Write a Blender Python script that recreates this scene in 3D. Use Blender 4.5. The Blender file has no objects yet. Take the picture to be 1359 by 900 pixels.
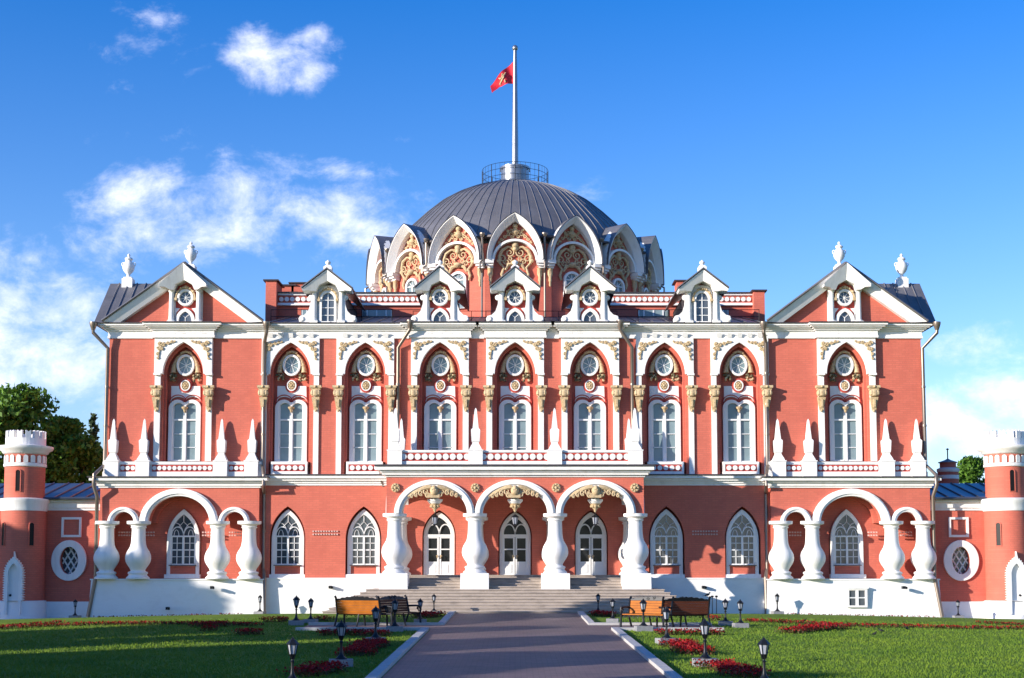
import bpy, math, random
import numpy as np
from math import sin, cos, tan, atan, radians as R, pi
from mathutils import Matrix, Vector
random.seed(7)
sc = bpy.context.scene
col = sc.collection
# ------------------------------------------------------------------ camera
F = 1887.0; PITCH = atan(155/F); C0 = 605.0; DIST = 57.0; EYE = 1.69; CX = 683.6
cam = bpy.data.cameras.new('camera'); cam_o = bpy.data.objects.new('camera', cam); col.objects.link(cam_o)
cam.lens = F/1359*36; cam.sensor_width = 36; cam.shift_x = -4.1/1359; cam.shift_y = (C0-450)/1359
cam.clip_end = 5000
cam_o.location = (0, -DIST, EYE); cam_o.rotation_euler = (pi/2+PITCH, 0, 0)
sc.camera = cam_o
# ------------------------------------------------------------------ light
SUN_AZ = R(60)      # left of the facade's normal
SUN_EL = R(14)
to_sun = Vector((-sin(SUN_AZ)*cos(SUN_EL), -cos(SUN_AZ)*cos(SUN_EL), sin(SUN_EL)))
sun = bpy.data.lights.new('sun', 'SUN'); sun.energy = 4.6; sun.angle = R(0.5); sun.color = (1, .9, .78)
sun_o = bpy.data.objects.new('sun', sun); col.objects.link(sun_o)
sun_o.rotation_euler = to_sun.to_track_quat('Z', 'Y').to_euler()
sun_o.location = (-40, -40, 40)
world = bpy.data.worlds.new('World'); sc.world = world; world.use_nodes = True
nt = world.node_tree; nt.nodes.clear()
def N(nt, t, **k):
    n = nt.nodes.new(t)
    for a, b in k.items(): setattr(n, a, b)
    return n
sky = N(nt, 'ShaderNodeTexSky', sky_type='NISHITA', sun_disc=False)
sky.sun_elevation = SUN_EL
sky.sun_rotation = math.atan2(to_sun.x, to_sun.y)
sky.air_density = 1.0; sky.dust_density = 0.3; sky.ozone_density = 3.0
hs = N(nt, 'ShaderNodeHueSaturation'); hs.inputs['Saturation'].default_value = 1.06; hs.inputs['Value'].default_value = 1.0
tint = N(nt, 'ShaderNodeMix', data_type='RGBA', blend_type='MULTIPLY'); tint.inputs[0].default_value = 1; 
tmix = N(nt, 'ShaderNodeMix', data_type='RGBA'); tsx = N(nt, 'ShaderNodeSeparateXYZ'); ttc = N(nt, 'ShaderNodeTexCoord'); nt.links.new(ttc.outputs['Generated'], tsx.inputs[0])
tmr = N(nt, 'ShaderNodeMapRange'); nt.links.new(tsx.outputs[2], tmr.inputs[0]); tmr.inputs[1].default_value = .10; tmr.inputs[2].default_value = .40
nt.links.new(tmr.outputs[0], tmix.inputs[0]); tmix.inputs[6].default_value = (.92, .93, 1.14, 1); tmix.inputs[7].default_value = (.30, .64, 1.10, 1)
nt.links.new(tmix.outputs[2], tint.inputs[7])
nt.links.new(sky.outputs[0], tint.inputs[6]); nt.links.new(tint.outputs[2], hs.inputs['Color'])
# clouds: patches fixed in direction
tc = N(nt, 'ShaderNodeTexCoord'); sx = N(nt, 'ShaderNodeSeparateXYZ'); nt.links.new(tc.outputs['Generated'], sx.inputs[0])
def math_n(nt, op, a, b=None, c=None, clamp=False):
    m = N(nt, 'ShaderNodeMath', operation=op); m.use_clamp = clamp
    for i, v in enumerate((a, b, c)):
        if v is None: continue
        if isinstance(v, (int, float)): m.inputs[i].default_value = v
        else: nt.links.new(v, m.inputs[i])
    return m.outputs[0]
yy = math_n(nt, 'MAXIMUM', math_n(nt, 'ABSOLUTE', sx.outputs[1]), .12)
uu = math_n(nt, 'DIVIDE', sx.outputs[0], yy); vv = math_n(nt, 'DIVIDE', sx.outputs[2], yy)
cmb = N(nt, 'ShaderNodeCombineXYZ'); nt.links.new(uu, cmb.inputs[0]); nt.links.new(vv, cmb.inputs[1])
def noise_n(nt, vec, scale, detail=6, rough=.6, sxyz=(1, 1, 1), loc=(0, 0, 0), dist=0):
    mp = N(nt, 'ShaderNodeMapping'); mp.inputs['Scale'].default_value = sxyz; mp.inputs['Location'].default_value = loc
    nt.links.new(vec, mp.inputs[0])
    n = N(nt, 'ShaderNodeTexNoise'); n.inputs['Scale'].default_value = scale; n.inputs['Detail'].default_value = detail
    n.inputs['Roughness'].default_value = rough; n.inputs['Distortion'].default_value = dist
    nt.links.new(mp.outputs[0], n.inputs['Vector']); return n.outputs['Fac']
n1 = noise_n(nt, cmb.outputs[0], 17, 10, .66, (1, 1.35, 1), (3.3, 1.7, 0), .25)
n2 = noise_n(nt, cmb.outputs[0], 7, 9, .62, (.9, 1.5, 1), (7.3, 5.2, 0), .2)
n3 = noise_n(nt, cmb.outputs[0], 26, 6, .6, (1, 1.3, 1), (1.3, 4.2, 0), .2)
def uv_of(px, py):
    a = PITCH + atan((C0-py)/F); return ((px-CX)/F*(cos(atan((C0-py)/F)))/cos(a), tan(a))
def patch(px, py, rx, ry, w):
    u, v = uv_of(px, py)
    s = N(nt, 'ShaderNodeVectorMath', operation='SUBTRACT'); nt.links.new(cmb.outputs[0], s.inputs[0]); s.inputs[1].default_value = (u, v, 0)
    m = N(nt, 'ShaderNodeVectorMath', operation='MULTIPLY'); nt.links.new(s.outputs[0], m.inputs[0]); m.inputs[1].default_value = (F/rx, F/ry, 0)
    l = N(nt, 'ShaderNodeVectorMath', operation='LENGTH'); nt.links.new(m.outputs[0], l.inputs[0])
    return math_n(nt, 'MULTIPLY', math_n(nt, 'SUBTRACT', 1.0, l.outputs['Value']), w)
ps = [patch(340, 62, 60, 45, 1.15), patch(385, 90, 85, 62, 1.45), patch(418, 52, 48, 46, 1.2),
      patch(290, 300, 260, 105, 1.0), patch(450, 295, 200, 70, .95), patch(180, 260, 130, 100, .9),
      patch(60, 400, 190, 110, 1.15), patch(30, 480, 240, 130, 1.2), patch(40, 345, 60, 30, .8),
      patch(1315, 548, 125, 85, 1.8), patch(1290, 462, 130, 50, .95), patch(1240, 570, 120, 80, .8),
      patch(540, 185, 70, 14, .45), patch(450, 228, 110, 22, .55), patch(775, 255, 75, 32, .5), patch(220, 30, 16, 34, .02),
      patch(1265, 395, 40, 14, .4)]
mx = ps[0]
for q in ps[1:]: mx = math_n(nt, 'MAXIMUM', mx, q)
mx = math_n(nt, 'MAXIMUM', mx, -.5)
nn = math_n(nt, 'ADD', math_n(nt, 'MULTIPLY', n1, .62), math_n(nt, 'MULTIPLY', n2, .38))
dens = math_n(nt, 'ADD', math_n(nt, 'MULTIPLY', math_n(nt, 'MINIMUM', mx, .9), .85), math_n(nt, 'MULTIPLY', math_n(nt, 'SUBTRACT', nn, .55), 3.4))
mr = N(nt, 'ShaderNodeMapRange', interpolation_type='SMOOTHSTEP'); nt.links.new(dens, mr.inputs[0])
mr.inputs[1].default_value = .0; mr.inputs[2].default_value = 1.05; mr.inputs[3].default_value = 0; mr.inputs[4].default_value = .84
mixc = N(nt, 'ShaderNodeMix', data_type='RGBA')
shade = N(nt, 'ShaderNodeMix', data_type='RGBA')
smr = N(nt, 'ShaderNodeMapRange'); nt.links.new(math_n(nt, 'ADD', math_n(nt, 'MULTIPLY', n3, .6), math_n(nt, 'MULTIPLY', n1, .4)), smr.inputs[0]); smr.inputs[1].default_value = .38; smr.inputs[2].default_value = .6
nt.links.new(smr.outputs[0], shade.inputs[0]); shade.inputs[6].default_value = (4.3, 4.7, 6.3, 1); shade.inputs[7].default_value = (6.4, 6.4, 7.2, 1)
nt.links.new(mr.outputs[0], mixc.inputs[0]); nt.links.new(hs.outputs[0], mixc.inputs[6]); nt.links.new(shade.outputs[2], mixc.inputs[7])
bg = N(nt, 'ShaderNodeBackground'); bg.inputs[1].default_value = .135
wo = N(nt, 'ShaderNodeOutputWorld'); nt.links.new(mixc.outputs[2], bg.inputs[0]); nt.links.new(bg.outputs[0], wo.inputs[0])
vs = sc.view_settings; vs.view_transform = 'Standard'; vs.look = 'None'; vs.gamma = 1; vs.use_curve_mapping = False
vs.exposure = 0.80
# ------------------------------------------------------------------ measuring helpers (picture row/column on a plane at depth Y)
def ang(py): return PITCH + atan((C0-py)/F)
def ZZ(py, Y=0.0): return EYE + (DIST+Y)*tan(ang(py))
def SC(py, Y=0.0): return ((DIST+Y)*cos(PITCH) + (ZZ(py, Y)-EYE)*sin(PITCH))/F
def XX(px, py, Y=0.0): return (px-CX)*SC(py, Y)
# ------------------------------------------------------------------ materials
def mat(name, base, rough=.7, metal=0.0, var=.08, scale=3.0, bump=0.0, bscale=60, dirt_or_shade=None, brick=False, spec=.4, coat=0):
    m = bpy.data.materials.new(name); m.use_nodes = True; t = m.node_tree; b = t.nodes['Principled BSDF']
    b.inputs['Roughness'].default_value = rough; b.inputs['Metallic'].default_value = metal
    b.inputs['Specular IOR Level'].default_value = spec
    if coat: b.inputs['Coat Weight'].default_value = coat
    tcn = N(t, 'ShaderNodeNewGeometry'); vec = tcn.outputs['Position']
    n = noise_n(t, vec, scale, 5, .6)
    mx = N(t, 'ShaderNodeMix', data_type='RGBA')
    lo = tuple(c*(1-var*1.6) for c in base); hi = tuple(min(1, c*(1+var)) for c in base)
    mx.inputs[6].default_value = (*lo, 1); mx.inputs[7].default_value = (*hi, 1); t.links.new(n, mx.inputs[0])
    out = mx.outputs[2]
    if brick:
        sp = N(t, 'ShaderNodeSeparateXYZ'); t.links.new(vec, sp.inputs[0])
        cb = N(t, 'ShaderNodeCombineXYZ'); t.links.new(math_n(t, 'ADD', sp.outputs[0], sp.outputs[1]), cb.inputs[0]); t.links.new(sp.outputs[2], cb.inputs[1])
        br = N(t, 'ShaderNodeTexBrick'); t.links.new(cb.outputs[0], br.inputs['Vector'])
        br.inputs['Color1'].default_value = (1, 1, 1, 1); br.inputs['Color2'].default_value = (.90, .88, .88, 1); br.inputs['Mortar'].default_value = (.82, .88, .9, 1)
        br.inputs['Scale'].default_value = 1; br.inputs['Mortar Size'].default_value = .012; br.inputs['Brick Width'].default_value = .27; br.inputs['Row Height'].default_value = .085
        mm = N(t, 'ShaderNodeMix', data_type='RGBA', blend_type='MULTIPLY'); mm.inputs[0].default_value = 1
        t.links.new(out, mm.inputs[6]); t.links.new(br.outputs['Color'], mm.inputs[7]); out = mm.outputs[2]
    if dirt_or_shade:
        col_d, amt, sxyz = dirt_or_shade
        dn = noise_n(t, vec, 1.3, 8, .7, sxyz, (4, 2, 1))
        r = N(t, 'ShaderNodeMapRange'); t.links.new(dn, r.inputs[0]); r.inputs[1].default_value = .5; r.inputs[2].default_value = .78; r.inputs[4].default_value = amt
        md = N(t, 'ShaderNodeMix', data_type='RGBA'); t.links.new(r.outputs[0], md.inputs[0]); t.links.new(out, md.inputs[6]); md.inputs[7].default_value = (*col_d, 1); out = md.outputs[2]
    t.links.new(out, b.inputs['Base Color'])
    if bump:
        bn = noise_n(t, vec, bscale, 4, .6)
        bp = N(t, 'ShaderNodeBump'); bp.inputs['Strength'].default_value = bump; bp.inputs['Distance'].default_value = .02
        t.links.new(bn, bp.inputs['Height']); t.links.new(bp.outputs[0], b.inputs['Normal'])
    return m
BRICK = mat('red_painted_brick', (.60, .155, .105), .75, var=.08, scale=2.2, bump=.3, bscale=14, brick=True, dirt_or_shade=((.44, .105, .08), .6, (1, 1, .35)), spec=.25)
REDP = mat('dark_red_plaster', (.46, .06, .045), .7, var=.08)
WHITE = mat('white_plaster', (.80, .79, .77), .65, var=.035, scale=1.5, bump=.15, bscale=20, dirt_or_shade=((.50, .47, .43), .55, (2.6, 2.6, .3)), spec=.3)
PLINTH = mat('white_plinth_plaster', (.80, .80, .79), .7, var=.03, scale=1.2, bump=.12, bscale=15, dirt_or_shade=((.56, .54, .52), .4, (.8, .8, 1.6)), spec=.25)
GOLD = mat('ochre_carved_stone', (.58, .44, .26), .6, var=.2, scale=9, bump=.5, bscale=30, spec=.3, dirt_or_shade=((.15, .09, .035), .85, (9, 9, 9)))  # dark mottling paints the shade of the carving's recesses into the colour
DARKFRUIT = mat('dark_carved_fruit', (.12, .10, .05), .6, var=.3, scale=12)
ROOF = mat('dark_roof_metal', (.21, .205, .215), .42, metal=.45, var=.25, scale=1.6, bump=.15, bscale=3, dirt_or_shade=((.22, .20, .19), .6, (1, 1, .6)))
ROOFB = mat('blue_grey_roof_metal', (.10, .12, .16), .35, metal=.6, var=.2, scale=1.8)
EDGE = mat('dark_flashing_metal', (.07, .06, .065), .5, metal=.4, var=.2)
PIPE = mat('zinc_pipe_metal', (.23, .19, .16), .38, metal=.65, var=.15)
IRON = mat('black_cast_iron', (.012, .014, .018), .45, metal=.3, var=.3)
STEEL = mat('brushed_steel', (.30, .31, .33), .35, metal=.8, var=.15, scale=4)
FRAME = mat('white_window_paint', (.74, .75, .75), .4, var=.03)
STEP = mat('stone_step', (.40, .34, .29), .8, var=.2, scale=2.5, bump=.4, bscale=12, dirt_or_shade=((.14, .12, .11), .8, (1.5, 1.5, 4)))
KERB = mat('granite_kerb', (.46, .45, .44), .8, var=.2, scale=6, bump=.3)
GRANITE = mat('grey_granite', (.27, .27, .29), .8, var=.25, scale=12, bump=.4)
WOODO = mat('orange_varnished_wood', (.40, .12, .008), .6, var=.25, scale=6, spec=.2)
WOOD_SHADE = mat('shaded_varnished_wood', (.13, .040, .022), .65, var=.25, scale=6, spec=.15)  # same wood as the orange benches, with their shade put into the colour
def glass_mat(name, base, rough, spec=.6, var=.3, scale=1.2):
    m = mat(name, base, rough, var=var, scale=scale, spec=spec, bump=.12, bscale=2.5)
    return m
GL_UP = glass_mat('curtained_window_glass', (.20, .27, .29), .10, .55, .35, .9)
GL_LO = glass_mat('dark_window_glass', (.085, .10, .12), .07, .8, .6, .8)
GL_DOOR = mat('dark_door_glass', (.02, .022, .025), .12, var=.4, scale=2, spec=.25)
BLACKG = mat('dark_slit_glass', (.012, .011, .012), .4, var=.2, spec=.15)
GL_LAMP = mat('frosted_lantern_glass', (.33, .35, .40), .25, var=.1)
GRASS_G = None
# ------------------------------------------------------------------ mesh helpers
class MB:
    def __init__(s): s.v = []; s.f = []
    def add(s, vs, fs, M=None):
        o = len(s.v)
        if M is not None: vs = [tuple(M @ Vector(v)) for v in vs]
        s.v += [tuple(v) for v in vs]; s.f += [tuple(i+o for i in f) for f in fs]
        return s
    def box(s, x0, x1, y0, y1, z0, z1, M=None, bat=0.0, batx=0.0):
        b = [(x0-batx, y0-bat, z0), (x1+batx, y0-bat, z0), (x1+batx, y1, z0), (x0-batx, y1, z0), (x0, y0, z1), (x1, y0, z1), (x1, y1, z1), (x0, y1, z1)]
        return s.add(b, [(0, 3, 2, 1), (4, 5, 6, 7), (0, 1, 5, 4), (1, 2, 6, 5), (2, 3, 7, 6), (3, 0, 4, 7)], M)
    def plate(s, loops, y0, y1, M=None, bevel=0.0):
        cu = bpy.data.curves.new('tmp', 'CURVE'); cu.dimensions = '2D'; cu.fill_mode = 'BOTH'
        for lp in loops:
            sp = cu.splines.new('POLY'); sp.points.add(len(lp)-1)
            for i, (x, z) in enumerate(lp): sp.points[i].co = (x, z, 0, 1)
            sp.use_cyclic_u = True
        cu.extrude = abs(y1-y0)/2 - bevel
        if bevel: cu.bevel_depth = bevel; cu.bevel_resolution = 1; cu.offset = -bevel
        o = bpy.data.objects.new('tmp', cu); me = bpy.data.meshes.new_from_object(o)
        yc = (y0+y1)/2
        s.add([(v.co.x, yc-v.co.z, v.co.y) for v in me.vertices], [tuple(p.vertices) for p in me.polygons], M)
        bpy.data.objects.remove(o); bpy.data.curves.remove(cu); bpy.data.meshes.remove(me)
        return s
    def lathe(s, x, y, prof, seg=28, M=None, sx_=1, sy_=1, a0=0, caps=True):
        vs = []; fs = []; n = len(prof)
        for r, z in prof:
            for k in range(seg):
                a = 2*pi*k/seg + a0; vs.append((x+r*cos(a)*sx_, y+r*sin(a)*sy_, z))
        for i in range(n-1):
            for k in range(seg):
                k2 = (k+1) % seg; fs.append((i*seg+k, i*seg+k2, (i+1)*seg+k2, (i+1)*seg+k))
        if caps: fs.append(tuple(range(seg-1, -1, -1))); fs.append(tuple((n-1)*seg+k for k in range(seg)))
        return s.add(vs, fs, M)
    def tube(s, pts, r, seg=8, M=None, closed=False):
        pts = [Vector(p) for p in pts]; n = len(pts); vs = []; fs = []
        rr = r if isinstance(r, (list, tuple)) else [r]*n
        up = None
        for i, p in enumerate(pts):
            a = pts[i-1] if (i or closed) else p; b = pts[(i+1) % n] if (i < n-1 or closed) else p
            t = (b-a).normalized()
            if up is None: up = Vector((0, 0, 1)) if abs(t.z) < .9 else Vector((0, 1, 0))
            u = t.cross(up); u = u.normalized() if u.length > 1e-5 else Vector((1, 0, 0)); w = u.cross(t).normalized(); up = w
            for k in range(seg):
                q = 2*pi*k/seg; vs.append(p+(u*cos(q)+w*sin(q))*rr[i])
        for i in range(n if closed else n-1):
            j = (i+1) % n
            for k in range(seg):
                k2 = (k+1) % seg; fs.append((i*seg+k, i*seg+k2, j*seg+k2, j*seg+k))
        if not closed: fs.append(tuple(range(seg-1, -1, -1))); fs.append(tuple((n-1)*seg+k for k in range(seg)))
        return s.add(vs, fs, M)
    def ball(s, x, y, z, r, sx_=1, sz_=1, seg=10, M=None):
        pr = [(r*sin(pi*i/6)+1e-4, z-r*cos(pi*i/6)*sz_) for i in range(7)]
        return s.lathe(x, y, pr, seg, M, sx_)
    def build(s, name, m, parent=None, smooth=False, loc=None, rot=None):
        me = bpy.data.meshes.new(name); me.from_pydata(s.v, [], s.f); me.update()
        import bmesh
        b = bmesh.new(); b.from_mesh(me); bmesh.ops.recalc_face_normals(b, faces=b.faces); b.to_mesh(me); b.free()
        if m: me.materials.append(m)
        if smooth:
            me.polygons.foreach_set('use_smooth', [True]*len(me.polygons)); me.set_sharp_from_angle(angle=R(40))
        o = bpy.data.objects.new(name, me); col.objects.link(o)
        if loc: o.location = loc
        if rot: o.rotation_euler = rot
        if parent: o.parent = parent
        return o
def build_each(mb, name, m, parent=None, smooth=False):
    '''one object per connected piece'''
    n = len(mb.v); p = list(range(n))
    def fd(a):
        while p[a] != a: p[a] = p[p[a]]; a = p[a]
        return a
    for f in mb.f:
        for v in f[1:]: p[fd(v)] = fd(f[0])
    comp = {}
    for f in mb.f: comp.setdefault(fd(f[0]), []).append(f)
    # merge pieces whose boxes overlap
    items = []
    for fs in comp.values():
        vs = {v for f in fs for v in f}; a = np.array([mb.v[v] for v in vs]); items.append([a.min(0)-.01, a.max(0)+.01, fs])
    go = True
    while go:
        go = False
        for i in range(len(items)):
            for j in range(i+1, len(items)):
                if np.all(items[i][0] <= items[j][1]) and np.all(items[j][0] <= items[i][1]):
                    items[i] = [np.minimum(items[i][0], items[j][0]), np.maximum(items[i][1], items[j][1]), items[i][2]+items[j][2]]; del items[j]; go = True; break
            if go: break
    out = []
    for _, _, fs in items:
        q = MB(); mp = {}
        for f in fs:
            for v in f:
                if v not in mp: mp[v] = len(q.v); q.v.append(mb.v[v])
        q.f = [tuple(mp[v] for v in f) for f in fs]; out.append(q.build(name, m, parent, smooth))
    return out
def tag(o, label=None, cat=None, group=None, kind=None):
    if label: o['label'] = label
    if cat: o['category'] = cat
    if group: o['group'] = group
    if kind: o['kind'] = kind
    return o
def empty(name, loc=(0, 0, 0), rz=0, parent=None):
    o = bpy.data.objects.new(name, None); col.objects.link(o); o.location = loc; o.rotation_euler = (0, 0, rz); o.empty_display_size = .3
    if parent: o.parent = parent
    return o
def copy_tree(o, parent=None):
    c = o.copy(); col.objects.link(c); c.parent = parent if parent else o.parent
    for ch in list(o.children): copy_tree(ch, c)
    return c
# outlines (x, z)
def gothic(w, z0, zs, za, n=10, cx=0):
    h = za-zs; r = (w*w+h*h)/(2*w); pts = [(cx-w, z0), (cx-w, zs)]
    c = -w+r; a1 = math.atan2(h, -c)
    for i in range(1, n+1):
        a = pi+(a1-pi)*i/n; pts.append((cx+c+r*cos(a), zs+r*sin(a)))
    pts += [(2*cx-x, z) for x, z in reversed(pts[:-1])]
    return pts
def roundarch(w, z0, zs, za, n=16, cx=0):
    return [(cx-w, z0)] + [(cx-w*cos(pi*i/n), zs+(za-zs)*sin(pi*i/n)) for i in range(n+1)] + [(cx+w, z0)]
def gband(o, i): return list(o)+list(reversed(i))
def samp(pts, n):
    L = [0]
    for a, b in zip(pts[:-1], pts[1:]): L.append(L[-1]+math.dist(a, b))
    out = []
    for k in range(n+1):
        t = L[-1]*k/n; i = max(j for j in range(len(L)) if L[j] <= t+1e-9); i = min(i, len(pts)-2); q = (t-L[i])/max(1e-9, L[i+1]-L[i])
        out.append((pts[i][0]+(pts[i+1][0]-pts[i][0])*q, pts[i][1]+(pts[i+1][1]-pts[i][1])*q))
    return out
def loft(mb, outer, yo, inner, yi, yback, n=8, M=None, lip=.05, k=.5):
    '''tilted flat soffit between a straight rake (outer: eave, apex) and an inner line, closed behind'''
    (ex, ez), (ax, az) = outer; L = math.hypot(ax-ex, az-ez); nx, nz = (az-ez)/L, -(ax-ex)/L
    O = [outer[0], outer[1]]; I = list(inner)
    dist = lambda p: abs((p[0]-ex)*nx+(p[1]-ez)*nz)
    yl = yo+k*lip*abs(ax-ex)/L
    poly = [(ex, yo, ez), (ax, yo, az)]+[(x, min(yo+k*dist((x, z)), yback-.02), z) for x, z in reversed(I)]
    m = len(poly); vs = poly+[(x, yback, z) for x, y, z in poly]
    fs = [tuple(range(m)), tuple(range(2*m-1, m-1, -1))]+[(i, (i+1) % m, m+(i+1) % m, m+i) for i in range(m)]
    mb.add(vs, fs, M)
def ell(cx, cz, a, b, n=28): return [(cx+a*cos(2*pi*i/n), cz+b*sin(2*pi*i/n)) for i in range(n)]
def rect(x0, x1, z0, z1): return [(x0, z0), (x1, z0), (x1, z1), (x0, z1)]
def arcband(w1, w2, zs, h1, h2, n=20, cx=0):     # half ring outer w1/h1 inner w2/h2
    o = [(cx-w1*cos(pi*i/n), zs+h1*sin(pi*i/n)) for i in range(n+1)]
    i_ = [(cx+w2*cos(pi*i/n), zs+h2*sin(pi*i/n)) for i in range(n+1)]
    return o+i_
def scroll(mb, cx, y, cz, r, turns=1.4, a0=0, d=1, t=.03, M=None):
    pts = []; n = int(14*turns)
    for i in range(n+1):
        q = i/n; a = a0+d*q*turns*2*pi; rr = r*(1-.82*q); pts.append((cx+rr*cos(a), y, cz+rr*sin(a)))
    mb.tube(pts, [t*(1.15-.5*i/n) for i in range(n+1)], 6, M)
# ------------------------------------------------------------------ ground
YF = -6.5
def gz(x, y):
    if y > 0: z = .04
    elif y > YF: z = .04+.21*(y/YF)
    else: z = .25+.0187*(y-YF)
    if y < -70: z = .25+.0187*(-70-YF)
    ax = abs(x)
    if ax > 9 and y > -30: z -= min((ax-9)*.022, .35)*min(1, (y+30)/15)
    return z
def mat_grass():
    m = bpy.data.materials.new('lawn_grass'); m.use_nodes = True; t = m.node_tree; b = t.nodes['Principled BSDF']
    tcn = N(t, 'ShaderNodeTexCoord'); v = tcn.outputs['Object']
    a = noise_n(t, v, .5, 6, .6); c = noise_n(t, v, 30, 3, .7)
    s = math_n(t, 'ADD', math_n(t, 'MULTIPLY', a, .6), math_n(t, 'MULTIPLY', c, .5))
    r = N(t, 'ShaderNodeValToRGB'); e = r.color_ramp.elements
    e[0].position = .3; e[0].color = (.06, .15, .016, 1); e[1].position = .75; e[1].color = (.20, .28, .03, 1)
    t.links.new(s, r.inputs[0]); t.links.new(r.outputs[0], b.inputs['Base Color'])
    b.inputs['Roughness'].default_value = .85; b.inputs['Specular IOR Level'].default_value = .15
    bp = N(t, 'ShaderNodeBump'); bp.inputs['Strength'].default_value = .8; bp.inputs['Distance'].default_value = .04
    t.links.new(noise_n(t, v, 45, 3, .7), bp.inputs['Height']); t.links.new(bp.outputs[0], b.inputs['Normal'])
    return m
GRASS = mat_grass()
def sheet(name, xs, ys, dz, m, kind='structure'):
    mb = MB(); n = len(xs)
    vs = [(x, y, gz(x, y)+dz) for y in ys for x in xs]
    fs = [(j*n+i, j*n+i+1, (j+1)*n+i+1, (j+1)*n+i) for j in range(len(ys)-1) for i in range(n-1)]
    mb.add(vs, fs); o = mb.build(name, m, smooth=True); o['kind'] = kind; return o
def span(a, b, st):
    n = max(1, int(round((b-a)/st))); return [a+(b-a)*i/n for i in range(n+1)]
sheet('lawn', [-1500, -300, -100]+span(-60, 60, 2.5)+[100, 300, 1500], [-400, -120]+span(-75, -30, 3)+span(-28, 0, 1)+[1, 8, 40, 150, 500, 2500], 0, GRASS)
def mat_paver():
    m = mat('brick_paving', (.21, .145, .14), .6, var=.3, scale=.7, spec=.5, dirt_or_shade=((.10, .08, .085), .6, (.5, 1.2, 1)))
    t = m.node_tree; b = t.nodes['Principled BSDF']; src = b.inputs['Base Color'].links[0].from_socket
    tcn = N(t, 'ShaderNodeTexCoord'); br = N(t, 'ShaderNodeTexBrick'); t.links.new(tcn.outputs['Object'], br.inputs['Vector'])
    br.inputs['Scale'].default_value = 1; br.inputs['Brick Width'].default_value = .22; br.inputs['Row Height'].default_value = .11; br.inputs['Mortar Size'].default_value = .008
    br.inputs['Color1'].default_value = (1, 1, 1, 1); br.inputs['Color2'].default_value = (.72, .75, .8, 1); br.inputs['Mortar'].default_value = (.5, .5, .5, 1)
    mm = N(t, 'ShaderNodeMix', data_type='RGBA', blend_type='MULTIPLY'); mm.inputs[0].default_value = 1
    t.links.new(src, mm.inputs[6]); t.links.new(br.outputs['Color'], mm.inputs[7]); t.links.new(mm.outputs[2], b.inputs['Base Color'])
    bp = N(t, 'ShaderNodeBump'); bp.inputs['Strength'].default_value = .4; bp.inputs['Distance'].default_value = .01
    t.links.new(br.outputs['Fac'], bp.inputs['Height']); t.links.new(bp.outputs[0], b.inputs['Normal'])
    return m
PAVE = mat_paver()
PAVE2 = mat('grey_pavement', (.33, .30, .30), .8, var=.12, scale=2)
YD = -DIST
sheet('path', span(-2.4, 2.78, .9), span(YD-8, YD+40.6, 1.2), .012, PAVE)
sheet('path_crossing', span(-6.2, 5.9, .9), span(YD+40.6, YD+42.9, 1.1), .012, PAVE)
sheet('path_to_steps', span(-2.12, 2.2, .9), span(YD+42.9, YF-.0, 1.0), .012, PAVE)
sheet('pavement_beside_left_wing', span(-45, -17.4, 1.5), span(-3.4, -.2, .8), .02, PAVE2)
sheet('pavement_beside_right_wing', span(17.4, 45, 1.5), span(-3.0, -.2, .8), .02, PAVE2)
def kerb(pts, side):
    mb = MB(); L = .8
    for (a, b) in zip(pts[:-1], pts[1:]):
        a = Vector(a); b = Vector(b); d = b-a; n = max(1, int(d.length/L)); u = d.normalized(); w = Vector((u.y, -u.x))*side
        for i in range(n):
            p = a+d*(i/n)+u*.006; q = a+d*((i+1)/n)-u*.006
            vs = []
            for zz in (-.06, .085+random.uniform(-.006, .006)):
                for c in (p, q, q+w*.2, p+w*.2): vs.append((c.x, c.y, gz(c.x, c.y)+zz))
            mb.add(vs, [(0, 3, 2, 1), (4, 5, 6, 7), (0, 1, 5, 4), (1, 2, 6, 5), (2, 3, 7, 6), (3, 0, 4, 7)])
    o = mb.build('kerb', KERB); o['kind'] = 'structure'; return o
kerb([(-2.4, YD-6), (-2.44, YD+40.5), (-6.2, YD+40.6)], -1)
kerb([(2.78, YD-6), (2.72, YD+40.5), (5.9, YD+40.6)], 1)
kerb([(-6.2, YD+42.9), (-2.12, YD+42.9), (-2.12, YF-.1)], -1)
kerb([(5.9, YD+42.9), (2.2, YD+42.9), (2.2, YF-.1)], 1)
# grass blades near the camera and thinner farther away
def blades():
    rng = np.random.default_rng(3); n = 170000
    d = 21+26*rng.random(n)**1.6; y = YD+d
    x = (rng.random(n)*2-1)*(d*.40)
    ok = ((x < -2.75) | (x > 2.95)) & ~((d > 40.4) & (d < 43.1) & (x > -6.4) & (x < 6.1))
    x = x[ok]; y = y[ok]; n = len(x)
    z = np.array([gz(a, b) for a, b in zip(x, y)])-.005
    a = rng.random(n)*2*pi; w = .012; h = .025+.035*rng.random(n); t = (rng.random((n, 2))-.5)*.05
    V = np.zeros((n, 3, 3)); V[:, 0] = np.stack([x-np.cos(a)*w, y-np.sin(a)*w, z], 1); V[:, 1] = np.stack([x+np.cos(a)*w, y+np.sin(a)*w, z], 1)
    V[:, 2] = np.stack([x+t[:, 0], y+t[:, 1], z+h], 1)
    me = bpy.data.meshes.new('grass'); me.vertices.add(3*n); me.vertices.foreach_set('co', V.ravel())
    me.loops.add(3*n); me.loops.foreach_set('vertex_index', np.arange(3*n)); me.polygons.add(n); me.polygons.foreach_set('loop_start', np.arange(n)*3)
    me.update(); me.materials.append(GRASS); o = bpy.data.objects.new('grass_blades', me); col.objects.link(o)
    tag(o, 'short mown green grass of the palace lawns', 'grass', kind='stuff')
blades()
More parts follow.
